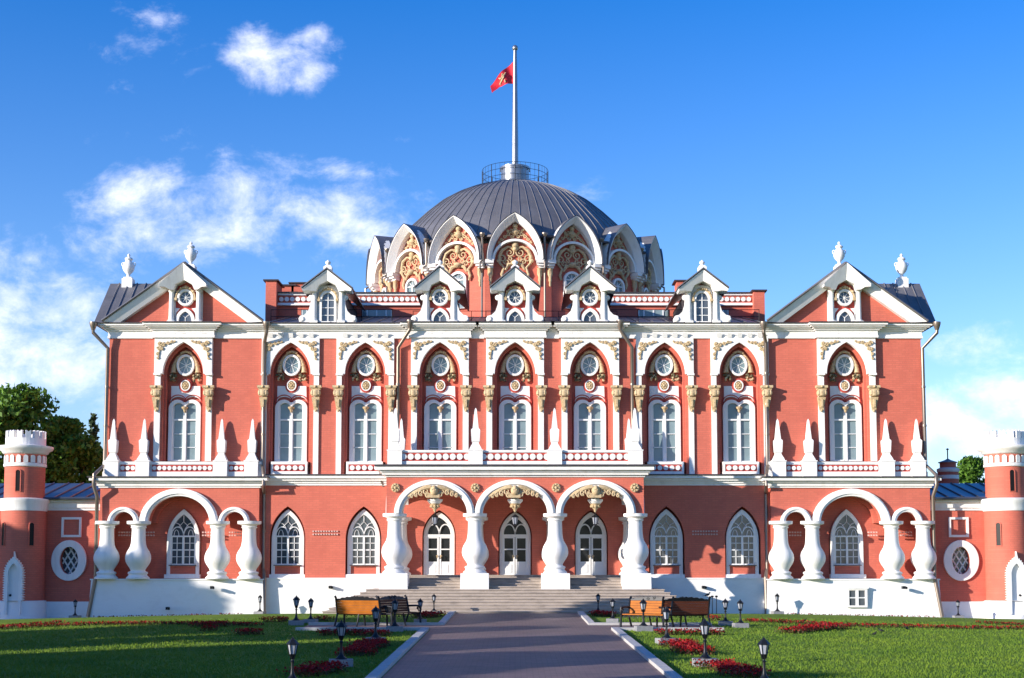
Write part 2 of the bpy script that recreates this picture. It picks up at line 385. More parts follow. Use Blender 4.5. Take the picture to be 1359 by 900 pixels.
# ------------------------------------------------------------------ palace
PAL = empty('palace'); tag(PAL, 'red brick palace with white arches, bottle-shaped columns and a big dark dome', 'palace')
XO = 16.42                       # outer half width
XP = 10.12                       # inner edge of the end pavilions
Z_LEDGE = ZZ(632); Z_CORB = ZZ(449); Z_COR = ZZ(430.5); Z_PL = ZZ(767.5)
body = MB()
YB = .42
body.box(-XO, XO, YB, 30, -.3, Z_COR-.05)
body.build('wall', BRICK, PAL)
bays = [-13.38, -9.07, -6.05, -3.03, 0, 3.03, 6.05, 9.07, 13.38]
pav = {-13.38, 13.38}; mid = {-9.07, -6.05, 6.05, 9.07}
# upper wall with pointed recesses
S = SC(530)
zs_r, za_r = ZZ(497), ZZ(455)
uw = MB()
holes = [gothic(27.4*S, Z_LEDGE+.03 if b not in mid else Z_LEDGE+.03, zs_r, za_r, cx=b) for b in bays]
uw.plate([rect(-XO, XO, Z_LEDGE-.25, Z_COR-.1)]+holes, 0, YB+.01)
uw.build('upper_wall', BRICK, PAL)
# ---- upper window bay
def make_bay(inter):
    g = lambda y, Y=0: ZZ(y, Y)
    bay = MB()
    top = 449.2 if not inter else 449.2
    zt = g(top); zb = g(497); hw = 38.3*S; iw = 27.0*S
    ybl = -.20 if not inter else -.10
    # frieze block with arch cut
    arch = gothic(iw, zb, zb+.001, g(455))
    lp = [(-hw, zb)] + [(-iw, zb)] + gothic(iw, zb, zb+.002, g(455))[1:-1] + [(iw, zb), (hw, zb), (hw, zt), (-hw, zt)]
    bay.plate([lp], ybl, .03, bevel=.008)
    zbot = g(612) if not inter else g(630)
    for s in (-1, 1):
        x0, x1 = sorted((s*31.2*S if inter else s*30.4*S, s*38.0*S)); bay.box(x0, x1, -.10 if not inter else -.07, .03, zbot, zb)
        x0, x1 = sorted((s*29.5*S, s*38.9*S)); bay.box(x0, x1, ybl-.03, .03, zb-.05, zb+.03)
    # small corbels on the frieze
    for k in (-2, -1, 0, 1, 2):
        cx_ = k*13.5*S
        bay.add([(cx_-.10, ybl-.012, g(449)), (cx_-.10, ybl-.09, g(443)), (cx_-.10, ybl-.012, g(443)), (cx_+.10, ybl-.012, g(449)), (cx_+.10, ybl-.09, g(443)), (cx_+.10, ybl-.012, g(443))],
                [(0, 1, 2), (3, 5, 4), (0, 3, 4, 1), (1, 4, 5, 2), (0, 2, 5, 3)])
    B = bay.build('window_bay', WHITE, PAL, smooth=False)
    # stepped brick reveal
    st = MB(); st.plate([gband(gothic(27.4*S, g(612 if not inter else 613), zs_r, g(455)), gothic(24.2*S, g(612 if not inter else 613), zs_r, g(459.5)))], .12, .42)
    st.build('reveal', BRICK, B)
    ry = YB-.02
    # white panel with red rims
    pn = MB(); n = 8
    px0 = 19.3*S
    cut = [(px0, g(511)), (-px0, g(511)), (-px0, g(531.5))]
    for i in range(n+1): a = pi-pi*i/n*.86; cut.append((-9.7*S+cos(a)*10.2*S, g(531.5)+sin(a)*6.2*S))
    cut.append((0, g(530)))
    for i in range(n+1): a = pi*.86-pi*i/n*.86; cut.append((9.7*S+cos(a)*10.2*S, g(531.5)+sin(a)*6.2*S))
    pn.plate([cut, ell(0, g(510.5), 8.2*S, 9.2*S)] if False else [cut], ry-.06, ry)
    pn.build('white_panel', WHITE, B)
    rr = MB(); rr.plate([ell(0, g(510.5), 8.6*S, 9.6*S), ell(0, g(510.5), 6.4*S, 7.4*S)], ry-.09, ry-.01)
    for s in (-1, 1): rr.plate([arcband(12.4*S, 11.2*S, g(534), 11.6*S, 10.4*S, cx=s*9.9*S)], ry-.085, ry-.01)
    build_each(rr, 'red_rim', REDP, B)
    wm = MB(); wm.plate([ell(0, g(510.5), 6.4*S, 7.4*S), ell(0, g(510.5), 5.0*S, 6.0*S)], ry-.14, ry)
    wm.build('medallion_ring', WHITE, B)
    md = MB(); md.plate([ell(0, g(510.5), 5.0*S, 6.0*S)], ry-.10, ry-.01)
    for k in range(8): md.ball(2.9*S*cos(k*pi/4), ry-.11, g(510.5)+3.5*S*sin(k*pi/4), .045)
    md.ball(0, ry-.12, g(510.5), .06); md.build('medallion', GOLD, B)
    # oval window
    zo = g(483.7)
    ow = MB(); ow.plate([ell(0, zo, 12.1*S, 14.6*S, 36), ell(0, zo, 9.2*S, 11.4*S, 36)], ry-.20, ry, bevel=.02)
    O = ow.build('oval_window', WHITE, B, smooth=True)
    gl = MB(); gl.plate([ell(0, zo, 9.25*S, 11.5*S, 36)], ry-.07, ry-.05); gl.build('glass', GL_UP, O) if False else None
    og = gl.build('oval_glass', GL_UP, B)
    om = MB()
    for k in range(8): om.tube([(0, ry-.08, zo), (9.2*S*cos(k*pi/4+.39), ry-.08, zo+11.4*S*sin(k*pi/4+.39))], .012, 4)
    om.ball(0, ry-.08, zo, .045); om.build('oval_glazing_bar', FRAME, B)
    # cornucopias
    co = MB(); fr = MB()
    for s in (-1, 1):
        pts = []; rad = []
        for i in range(9):
            q = i/8; a = pi*.56+q*pi*.56
            pts.append((-s*(15.8*S+1.5*S*q)*cos(a)*1.0, ry-.10, zo+17.2*S*sin(a)*1.0 - q*2*S)); rad.append(.035+.075*q)
        pts = [(s*(2.5+14*sin(q*pi/2*.98))*S, ry-.10, zo+(17.5*cos(q*pi/2*1.0)-9.5*q)*S) for q in [i/8 for i in range(9)]]
        co.tube(pts, rad, 10)
        for q in (.45, .65, .85, 1.0):
            i = q*8; p = Vector(pts[int(i)]); co.lathe(p.x, p.y, [(.03, p.z-.03), (.045+.085*q, p.z-.01), (.045+.085*q, p.z+.02), (.03, p.z+.04)], 10)
        for k in range(16):
            fr.ball(s*(15.5+random.uniform(-5, 4.5))*S, ry-.12-random.random()*.08, zo-(15+random.uniform(-3, 6))*S, random.uniform(.035, .065), seg=7)
    for k in range(7): co.ball((k-3)*2.0*S, ry-.14, zo+(18.2-.35*abs(k-3)**1.5)*S, .06, seg=8)
    for s in (-1, 1):
        for k in range(7): co.ball(s*(15.5+random.uniform(-5, 4.5))*S, ry-.18, zo-(15+random.uniform(-3, 6))*S, .045, seg=7)
    co.build('cornucopia', GOLD, B, smooth=True); build_each(fr, 'carved_fruit', DARKFRUIT, B, True)
    # spandrel filigree
    fi = MB()
    for s in (-1, 1):
        for (cx_, cy_, r_, t_, a_, d_) in [(31, 457, 3.2, .035, 0, 1), (25.5, 458.5, 2.6, .03, 1.5, -1), (32.5, 464, 2.8, .03, 3, 1), (28, 463.5, 2.4, .03, 2, -1),
                                       (20.5, 456, 2.2, .028, 0, 1), (15.5, 455, 1.7, .025, 1, -1), (33.2, 470.5, 2.1, .028, 4, 1), (33.6, 476.5, 1.5, .025, 0, -1), (11.5, 454, 1.1, .02, 0, 1)]:
            scroll(fi, s*cx_*S, ybl-.03, g(cy_), r_*S, 1.3, a_, d_*s, t_)
            fi.ball(s*cx_*S, ybl-.04, g(cy_), r_*.4*S, seg=6)
        fi.tube([(s*12*S, ybl-.02, g(455)), (s*24*S, ybl-.02, g(457)), (s*31*S, ybl-.02, g(463)), (s*33.5*S, ybl-.02, g(478))], .03, 5)
    build_each(fi, 'spandrel_ornament', GOLD, B, True)
    # consoles
    cs = MB(); s = 1
    x = 0
    zt_, zb_ = g(512.8), g(546.5); yb = -.08
    cs.box(-7.6*S, 7.6*S, yb-.28, yb, g(516), zt_)
    cs.box(-6.2*S, 6.2*S, yb-.22, yb, g(518.5), g(516))
    cs.lathe(0, yb-.14, [(.01, g(527.5)), (.17, g(526.5)), (.21, g(523)), (.19, g(520)), (.16, g(518.6)), (.01, g(518.5))], 12, sy_=.9)
    for q in (-1, 1): cs.lathe(q*4.3*S, yb-.24, [(.01, g(526)), (.06, g(525)), (.075, g(522)), (.05, g(519.5)), (.01, g(519))], 8)
    cs.add([(-5.2*S, yb-.2, g(528)), (5.2*S, yb-.2, g(528)), (5.2*S, yb, g(528)), (-5.2*S, yb, g(528)), (-2.6*S, yb-.10, g(545)), (2.6*S, yb-.10, g(545)), (2.6*S, yb, g(545)), (-2.6*S, yb, g(545))],
           [(0, 1, 2, 3), (7, 6, 5, 4), (0, 4, 5, 1), (1, 5, 6, 2), (2, 6, 7, 3), (3, 7, 4, 0)])
    cs.box(-1.2*S, 1.2*S, yb-.24, yb-.1, g(541), g(531)); cs.ball(0, yb-.08, g(545.5), .06); cs.ball(0, yb-.28, g(514.3), .05)
    c1 = cs.build('console', GOLD, B, smooth=True, loc=(34.7*S, 0, 0))
    c2 = c1.copy(); col.objects.link(c2); c2.location.x = -34.7*S
    # twin-arched window
    zb2 = g(611.5) if not inter else g(613)
    tw = MB(); zsp = g(541)
    outer = [(-21.6*S, zb2), (-21.6*S, zsp)]
    for i in range(1, 13): a = pi-pi*i/13*.82; outer.append((-9.9*S+11.7*S*cos(a), zsp+11.6*S*sin(a)))
    outer += [(-x_, z_) for x_, z_ in reversed(outer)]
    inner = [(-16*S, zb2+.02), (-16*S, zsp)]
    for i in range(1, 12): a = pi-pi*i/12; inner.append((-8.4*S+7.6*S*cos(a), zsp+6.9*S*sin(a)))
    inner.append((-.8*S, g(545)))
    inner += [(-x_, z_) for x_, z_ in reversed(inner)]
    tw.plate([outer, inner], ry-.16, ry, bevel=.015)
    T = tw.build('twin_arched_window', WHITE, B)
    gg = MB(); gg.box(-16.5*S, 16.5*S, ry-.045, ry-.03, zb2, g(533)); gg.build('glass', GL_UP, B)
    fr2 = MB(); fw = .035
    for x_ in (-15.6, 15.6): fr2.box(x_*S-fw, x_*S+fw, ry-.09, ry-.046, zb2, g(535))
    fr2.box(-.06, .06, ry-.13, ry-.046, zb2, g(541))
    for x_ in (-1.7, 1.7): fr2.box(x_*S-.03, x_*S+.03, ry-.10, ry-.046, zb2, g(556.2))
    fr2.box(-16*S, 16*S, ry-.12, ry-.046, g(557.3), g(555.2))
    for yq in (575, 593): fr2.box(-16*S, 16*S, ry-.09, ry-.046, g(yq+.45), g(yq-.45))
    fr2.box(-16*S, 16*S, ry-.10, ry-.046, zb2, zb2+.06)
    fr2.build('window_frame', FRAME, B)
    pe = MB(); pe.lathe(0, ry-.16, [(.01, g(547)), (.05, g(545)), (.06, g(543)), (.12, g(541.5)), (.14, g(539.5)), (.06, g(538.5))], 10); pe.build('pendant', GOLD, B, smooth=True)
    if inter:   # sill box with five discs
        sl = MB(); h = 24*S
        sl.box(-h, h, -.10, YB, g(616.5), g(613)); sl.box(-h, h, -.10, YB, g(630), g(625.8)); sl.box(-h, h, -.06, YB, g(626), g(616.4))
        for s in (-1, 1): x0, x1 = sorted((s*21*S, s*h)); sl.box(x0, x1, -.10, .3, g(626), g(616.4))
        sl.build('sill', WHITE, B)
        rp = MB(); rp.box(-21*S, 21*S, -.075, 0, g(625.9), g(616.6)); rp.build('sill_panel', REDP, B)
        ds = MB()
        for k in range(5): ds.plate([ell((k-2)*8*S, g(621.2), 3.2*S, 3.2*S, 16)], -.13, -.06)
        ds.build('sill_disc', WHITE, B)
    return B
pA = make_bay(False); pB = make_bay(True)
first = {False: True, True: True}
for b in bays:
    it = b in mid; p = pB if it else pA
    o = p if first[it] else copy_tree(p, PAL)
    first[it] = False; o.location.x = b
# ---- main cornice
def cornice(name, x0, x1, yf, layers, m=WHITE, yb=2.0, side=True):
    mb = MB()
    for i, (za, zb_, o) in enumerate(layers):
        mb.box(x0-(o if side else 0), x1+(o if side else 0), yf-o, yb+i*.004, za, zb_)
    return mb.build(name, m, PAL)
L = [(ZZ(449.5), ZZ(446.5), .07), (ZZ(446.5), ZZ(440), .05), (ZZ(440), ZZ(438), .12), (ZZ(438), ZZ(436), .20), (ZZ(436), ZZ(434), .30), (ZZ(434), ZZ(431.2), .38)]
cornice('cornice', -XO, XO, 0, L, yb=29.5)
for b in bays:
    if b in mid: continue
    cornice('cornice_break', b-38.6*S, b+38.6*S, -.20, [(a, c, o+.02) for a, c, o in L], yb=0)
fl = MB(); fl.box(-XO-.42, XO+.42, -.43, 29.9, ZZ(431.4), ZZ(430.2))
for b in bays:
    if b not in mid: fl.box(b-39*S-.4, b+39*S+.4, -.66, 0, ZZ(431.4)+.003, ZZ(430.2)+.004)
fl.build('roof_edge', EDGE, PAL)
# ---- roofs
ZR = ZZ(430.2)
rf = MB(); za = ZR; zb = ZZ(420, 5)
rf.add([(-XP+.3, -.35, za), (XP-.3, -.35, za), (XP-.3, 5.2, zb), (-XP+.3, 5.2, zb), (-XP+.3, 29, za), (XP-.3, 29, za)], [(0, 1, 2, 3), (3, 2, 5, 4)])
for k in range(-16, 17): rf.tube([(k*.62, -.35, za+.02), (k*.62, 5.2, zb+.02)], .022, 4)
rf.build('main_roof', ROOF, PAL)
# pavilion cross-gable roofs
def pav_roof(sg):
    xc = 13.38*sg; mb = MB()
    yr = 2.3; hwid = 3.42; zrid = ZZ(351, -.35); zr2 = ZZ(378, yr)
    xo = XO+.18; xi = XP+.0
    zridge = min(zrid, zr2+.05)
    apx = XX(245, 351, -.35)*-sg
    X0, X1 = (-xo, -xi) if sg < 0 else (xi, xo)
    c = (X0+X1)/2+(.03 if sg < 0 else -.03)
    # front gable prism from y=-.7 to y= 2*yr
    mb.add([(X0, -.53, ZR+.02), (X1, -.53, ZR+.02), (c, -.53, zrid+.02), (X0, 9.2, ZR), (X1, 9.2, ZR), (c, 9.2, zrid)], [(0, 2, 5, 3), (1, 4, 5, 2), (3, 5, 4)])
    # side gable (ridge along X)
    xe = sg*17.1; xin = c
    xr = xe
    mb.add([(xe, .0, ZR), (xr, yr, zridge), (xe, 5.0, ZR), (xin, .0, ZR), (xin, yr, zridge), (xin, 5.0, ZR)], [(0, 3, 4, 1), (1, 4, 5, 2), (3, 5, 4), (0, 1, 2)])
    n = 9
    for k in range(1, n):
        x = xe+(xin-xe)*k/n*.9; mb.tube([(x, .0, ZR+.02), (x, yr, zridge+.02)], .03, 4)
    # bargeboard dark edge
    for s_, X in ((-1, X0), (1, X1)):
        mb.tube([(X, -.53, ZR+.05), (c, -.53, zrid+.05)], .05, 4)
    mb.build('pavilion_roof', ROOF, PAL)
    # gable wall
    gw = MB(); gw.plate([[(X0+.6, ZR), (X1-.6, ZR), (c, zrid-.42)]], -.05, .25); gw.build('gable_wall', BRICK, PAL)
    # raking cornice
    rk = MB(); t = .40
    def slope(s_):
        Xa = X0 if s_ < 0 else X1
        dx = (c-Xa); dz = (zrid-ZR); ll = math.hypot(dx, dz); nx, nz = -dz/ll*(-1 if s_ > 0 else 1), abs(dx)/ll
        return Xa, dx, dz
    for s_ in (-1, 1):
        Xa = X0+.04 if s_ < 0 else X1-.04
        t1 = .50
        loft(rk, [(Xa-s_*0, ZR+.012), (c, zrid)] , -.50, [(Xa-s_*t1*1.25, ZR+.012), (c, zrid-t1*.95)], -.24, .2, 6, lip=.10)
    rk.build('raking_cornice', WHITE, PAL)
    # hood over the attic window
    hd = MB(); z1 = ZZ(376, -.5); z2 = ZZ(427.5, -.5)
    dz = lambda y: ZZ(y, -.6)
    SS = SC(390, -.6)
    MT = Matrix.Translation((c, 0, 0))
    for s_ in (-1, 1):
        loft(hd, [(s_*31*SS, dz(377.5)), (0, zrid-.02)], -.78, [(s_*31*SS, dz(381)), (s_*24*SS, dz(381)), (s_*19*SS, dz(384)), (s_*14*SS, dz(384)), (s_*11*SS, dz(377)), (0, dz(371))], -.52, -.02, 12, MT, .03)
    H = hd.build('gable_hood', WHITE, PAL)
    attic_window(c, 0, 1, H)
    return c, zrid, zridge
def attic_front(kind, SS, g, dark=GL_LO):
    """pieces of a dormer front, local x=0, y=0 at wall face"""
    P = {}
    w = MB(); w.plate([rect(-15*SS, 15*SS, g(427.5), g(384)) , ], -.02, .1)
    P['red_back'] = (w, REDP)
    p = MB()
    for s in (-1, 1):
        p.lathe(s*18*SS, -.22, [(.14, g(427)), (.14, g(424.5)), (.105, g(424)), (.095, g(388)), (.13, g(387)), (.15, g(384)), (.15, g(382))], 16)
        p.box(s*18*SS-.16, s*18*SS+.16, -.40, 0, g(428), g(426)); p.box(s*18*SS-.1, s*18*SS+.1, -.14, .1, g(427), g(383))
    P['pilaster'] = (p, WHITE)
    return P
def attic_window(X, Y, kind, parent, g=None, SS=None):
    g = g or (lambda y: ZZ(y, -.3)); SS = SS or SC(400, -.3)
    M = Matrix.Translation((X, Y, 0))
    rb = MB(); rb.box(-17*SS, 17*SS, -.10, .1, g(428), g(378), M); rb.build('back_panel', REDP if kind == 1 else WHITE, parent)
    p = MB()
    for s in (-1, 1):
        p.lathe(s*18*SS, -.24, [(.145, g(427)), (.145, g(424.5)), (.11, g(424)), (.098, g(388)), (.13, g(387)), (.15, g(384)), (.15, g(381))], 16, M)
        p.box(s*18*SS-.16, s*18*SS+.16, -.42, 0, g(429), g(426.5), M); p.box(s*18*SS-.13, s*18*SS+.13, -.13, .1, g(427), g(380), M)
    build_each(p, 'pilaster', WHITE, parent, True)
    f = MB()
    if kind == 1:
        zc = g(394.5)
        f.plate([ell(0, zc, 11*SS, 11.5*SS), ell(0, zc, 7.6*SS, 8*SS)], -.26, -.08, M, bevel=.02)
        f.plate([gothic(12.5*SS, g(427.5), g(425), g(408.5)), gothic(8.6*SS, g(427)+.01, g(425.5), g(413))], -.24, -.08, M)
        for s in (-1, 1): f.plate([[(s*14*SS, g(424)), (s*14*SS, g(408)), (s*8*SS, g(408.5)), (s*12.4*SS, g(414))]], -.16, -.08, M)
        f.build('window_surround', WHITE, parent, smooth=True)
        gl = MB(); gl.plate([ell(0, zc, 7.8*SS, 8.2*SS)], -.14, -.12, M); gl.plate([gothic(8.8*SS, g(427.4), g(425.4), g(413))], -.14, -.12, M); build_each(gl, 'glass', GL_LO, parent)
        b = MB()
        for k in range(8): b.tube([(0, -.15, zc), (7.7*SS*cos(k*pi/4+.2), -.15, zc+8*SS*sin(k*pi/4+.2))], .011, 4, M)
        b.tube([(0, -.15, g(427)), (0, -.15, g(421)), (-4.5*SS, -.15, g(417))], .014, 4, M); b.tube([(0, -.15, g(421)), (4.5*SS, -.15, g(417))], .014, 4, M)
        b.build('glazing_bar', FRAME, parent)
        zt, rr_ = zc, 12.6
    else:
        f.plate([roundarch(11*SS, g(427.5), g(398), g(385)), roundarch(8.2*SS, g(427)+.02, g(398), g(388.5))], -.24, -.08, M)
        f.build('window_surround', WHITE, parent)
        gl = MB(); gl.plate([roundarch(8.3*SS, g(427), g(398), g(388.3))], -.14, -.12, M); gl.build('glass', GL_LO, parent)
        b = MB(); b.box(-.018, .018, -.17, -.13, g(427), g(388.5), M)
        for yq in (398, 408, 418): b.box(-8.2*SS, 8.2*SS, -.17, -.13, g(yq+.4), g(yq-.4), M)
        b.build('glazing_bar', FRAME, parent)
        zt, rr_ = g(396), 12
    go = MB(); pts = [(rr_*SS*cos(a), -.24, zt+rr_*SS*1.02*sin(a)) for a in [pi*1.05-pi*1.1*i/14 for i in range(15)]]
    go.tube(pts, .035, 6, M)
    for i in (3, 5, 6, 7, 8, 9, 11): go.ball(pts[i][0]*1.0, -.27, pts[i][2]+.02, .075 if i == 7 else .05, seg=8, M=M)
    for s in (-1, 1): go.box(s*rr_*SS-.05, s*rr_*SS+.05, -.30, -.12, zt-4*SS, zt-.5*SS, M)
    go.build('gold_trim', GOLD, parent, smooth=True)
pr = [pav_roof(s) for s in (-1, 1)]
# dormers
def dormer(kind, apex=357.0, ev=384.5):
    D = MB(); g = lambda y: ZZ(y, -.45); SS = SC(390, -.45)
    for s_ in (-1, 1):
        loft(D, [(s_*33*SS, g(ev)), (0, g(apex))], -.72, [(s_*32*SS, g(ev+2.6)), (s_*24*SS, g(ev+1.5)), (s_*20*SS, g(ev+2)), (s_*15*SS, g(ev+2)), (s_*11*SS, g(ev-6)), (0, g(ev-11.5))], -.46, .05, 12, None, .02)
    for s in (-1, 1):   # volutes
        vo = [(20, 396), (22.5, 396), (23, 403), (26, 412), (31, 417), (36.5, 418.5), (38.5, 422), (37.5, 426.5), (20, 427)]
        D.plate([[(s*a*SS, g(b)) for a, b in vo]], -.32, -.04); D.ball(s*22.8*SS, -.18, g(393.5), .12)
        D.lathe(s*34.5*SS, 0, [(.08, -.37), (.11, -.35), (.11, -.02)], 12, Matrix.Translation((0, 0, g(422.5))) @ Matrix.Rotation(-pi/2, 4, 'X') @ Matrix.Translation((0, 0, 0)) @ Matrix.Translation((-s*34.5*SS, 0, 0)) @ Matrix.Translation((s*34.5*SS, 0, 0)))
    o = D.build('dormer', WHITE, PAL)
    attic_window(0, -.05, kind, o)
    fi = MB(); yq = -.35
    fi.box(-5.5*SS, 5.5*SS, yq-.15, yq+.2, g(360), g(354)); fi.box(-4*SS, 4*SS, yq-.1, yq+.15, g(354.2), g(352))
    fi.lathe(0, yq, [(.06, g(352)), (.05, g(351)), (.10, g(349.5)), (.115, g(348)), (.09, g(346.3)), (.04, g(345.5)), (.02, g(344.5))], 12); fi.build('finial', WHITE, o, smooth=True)
    rfm = MB(); ze = g(ev)+.03; zaa = g(apex)+.04; xe = 33.8*SS; yb = 4.6
    t = .05
    rfm.add([(-xe, -.76, ze), (0, -.76, zaa), (xe, -.76, ze), (-xe, yb, ze), (0, yb, zaa), (xe, yb, ze), (-xe, -.76, ze+t), (0, -.76, zaa+t), (xe, -.76, ze+t), (-xe, yb, ze+t), (0, yb, zaa+t), (xe, yb, ze+t)],
            [(0, 1, 4, 3), (1, 2, 5, 4), (6, 9, 10, 7), (7, 10, 11, 8), (0, 6, 7, 1), (1, 7, 8, 2), (0, 3, 9, 6), (2, 8, 11, 5)])
    for k in range(6):
        for s in (-1, 1): rfm.tube([(0, -.4+k*.8, zaa+t+.01), (s*xe, -.4+k*.8, ze+t+.01)], .018, 4)
    rfm.build('dormer_roof', ROOF, o)
    sd = MB(); sd.box(-21*SS, 21*SS, .1, yb, ZR-.2, ze-.02); sd.build('dormer_side', EDGE, o)
    return o
d1 = dormer(1); d2 = dormer(2, 359.5, 385)
X436 = XX(436.2, 395)
for k, x in enumerate((-3.03, 0, 3.03)):
    o = d1 if k == 0 else copy_tree(d1, PAL); o.location.x = x
for k, x in enumerate((-7.56, 7.56)):
    o = d2 if k == 0 else copy_tree(d2, PAL); o.location.x = x
# attic walls with disc band and chimneys
YA = 5.0
ga = lambda y: ZZ(y, YA); SA = SC(400, YA)
for s in (-1, 1):
    at = MB(); xi = 190*SA*.98; xo = 316*SA
    x0, x1 = sorted((s*3.0, s*xo)); at.box(x0, x1, YA, YA+1.2, ga(432), ga(390.5))
    x0, x1 = sorted((s*(xo-.05), s*(xo+.42))); at.box(x0, x1, YA-.5, YA+1.0, ga(434), ga(376 if s < 0 else 389.5))
    A = at.build('attic_wall', BRICK, PAL)
    tr = MB(); x0, x1 = sorted((s*3.0, s*(xo+.05)))
    tr.box(x0, x1, YA-.10, YA+.01, ga(392.3), ga(389.6)); tr.box(x0, x1, YA-.08, YA+.01, ga(404.2), ga(402.4)); tr.box(x0, x1, YA-.16, YA+.01, ga(406), ga(404.4))
    n = 30
    for k in range(n):
        xk = s*(3.3+k*(xo-3.5)/(n-1)); tr.plate([ell(xk, ga(397.4), .10, .10, 14)], YA-.07, YA+.01)
    tr.build('disc_frieze', WHITE, A)
    eg = MB(); eg.box(x0-.05, x1+.05, YA-.2, YA+1.3, ga(389.7), ga(388.6)); eg.box(*sorted((s*(xo-.15), s*(xo+.52))), YA-.6, YA+1.1, ga(376 if s < 0 else 389.5), ga(374.3 if s < 0 else 387.8)); eg.build('coping', EDGE, A)
    sk = MB(); fr_ = MB()
    for xx in (s*6.1, s*8.75):
        sk.box(xx-.62, xx+.62, YA-.06, YA+.01, ga(420), ga(412)); fr_.box(xx-.66, xx+.66, YA-.04, YA+.01, ga(421), ga(411))
        for q in (-1, 0, 1): fr_.box(xx+q*.42-.03, xx+q*.42+.03, YA-.09, YA, ga(420), ga(412))
    build_each(fr_, 'window_frame', FRAME, A); build_each(sk, 'window_glass', GL_UP, A)
    for (xc_, yt, w_) in (((XX(404, 380, 7)), 380, .5), (XX(380, 385, 6.5), 383, .35)) if s < 0 else ((XX(905, 385, 7), 377, .3),):
        ch = MB(); ch.box(xc_-w_, xc_+w_, 6.4, 7.3, ga(400), ZZ(yt, 7)); C_ = ch.build('chimney', BRICK, PAL)
        cp = MB(); cp.box(xc_-w_-.12, xc_+w_+.12, 6.3, 7.4, ZZ(yt, 7), ZZ(yt-1.6, 7)); cp.build('chimney_cap', EDGE, C_)
# roof rails
rl = MB()
for s in (-1, 1):
    xs = [s*(3.8+k*.62) for k in range(11)]
    for h in (.32, .6): rl.tube([(xs[0], .6, ZR+h+.1), (xs[-1], .6, ZR+h+.1)], .014, 4)
    for x in xs[::2]: rl.tube([(x, .6, ZR), (x, .6, ZR+.72)], .014, 4)
for h in (.3, .55): rl.tube([(-4.2, .9, ZR+h+.15), (4.2, .9, ZR+h+.15)], .013, 4)
for k in range(-7, 8): rl.tube([(k*.6, .9, ZR), (k*.6, .9, ZR+.7)], .012, 4)
build_each(rl, 'roof_railing', IRON, PAL)
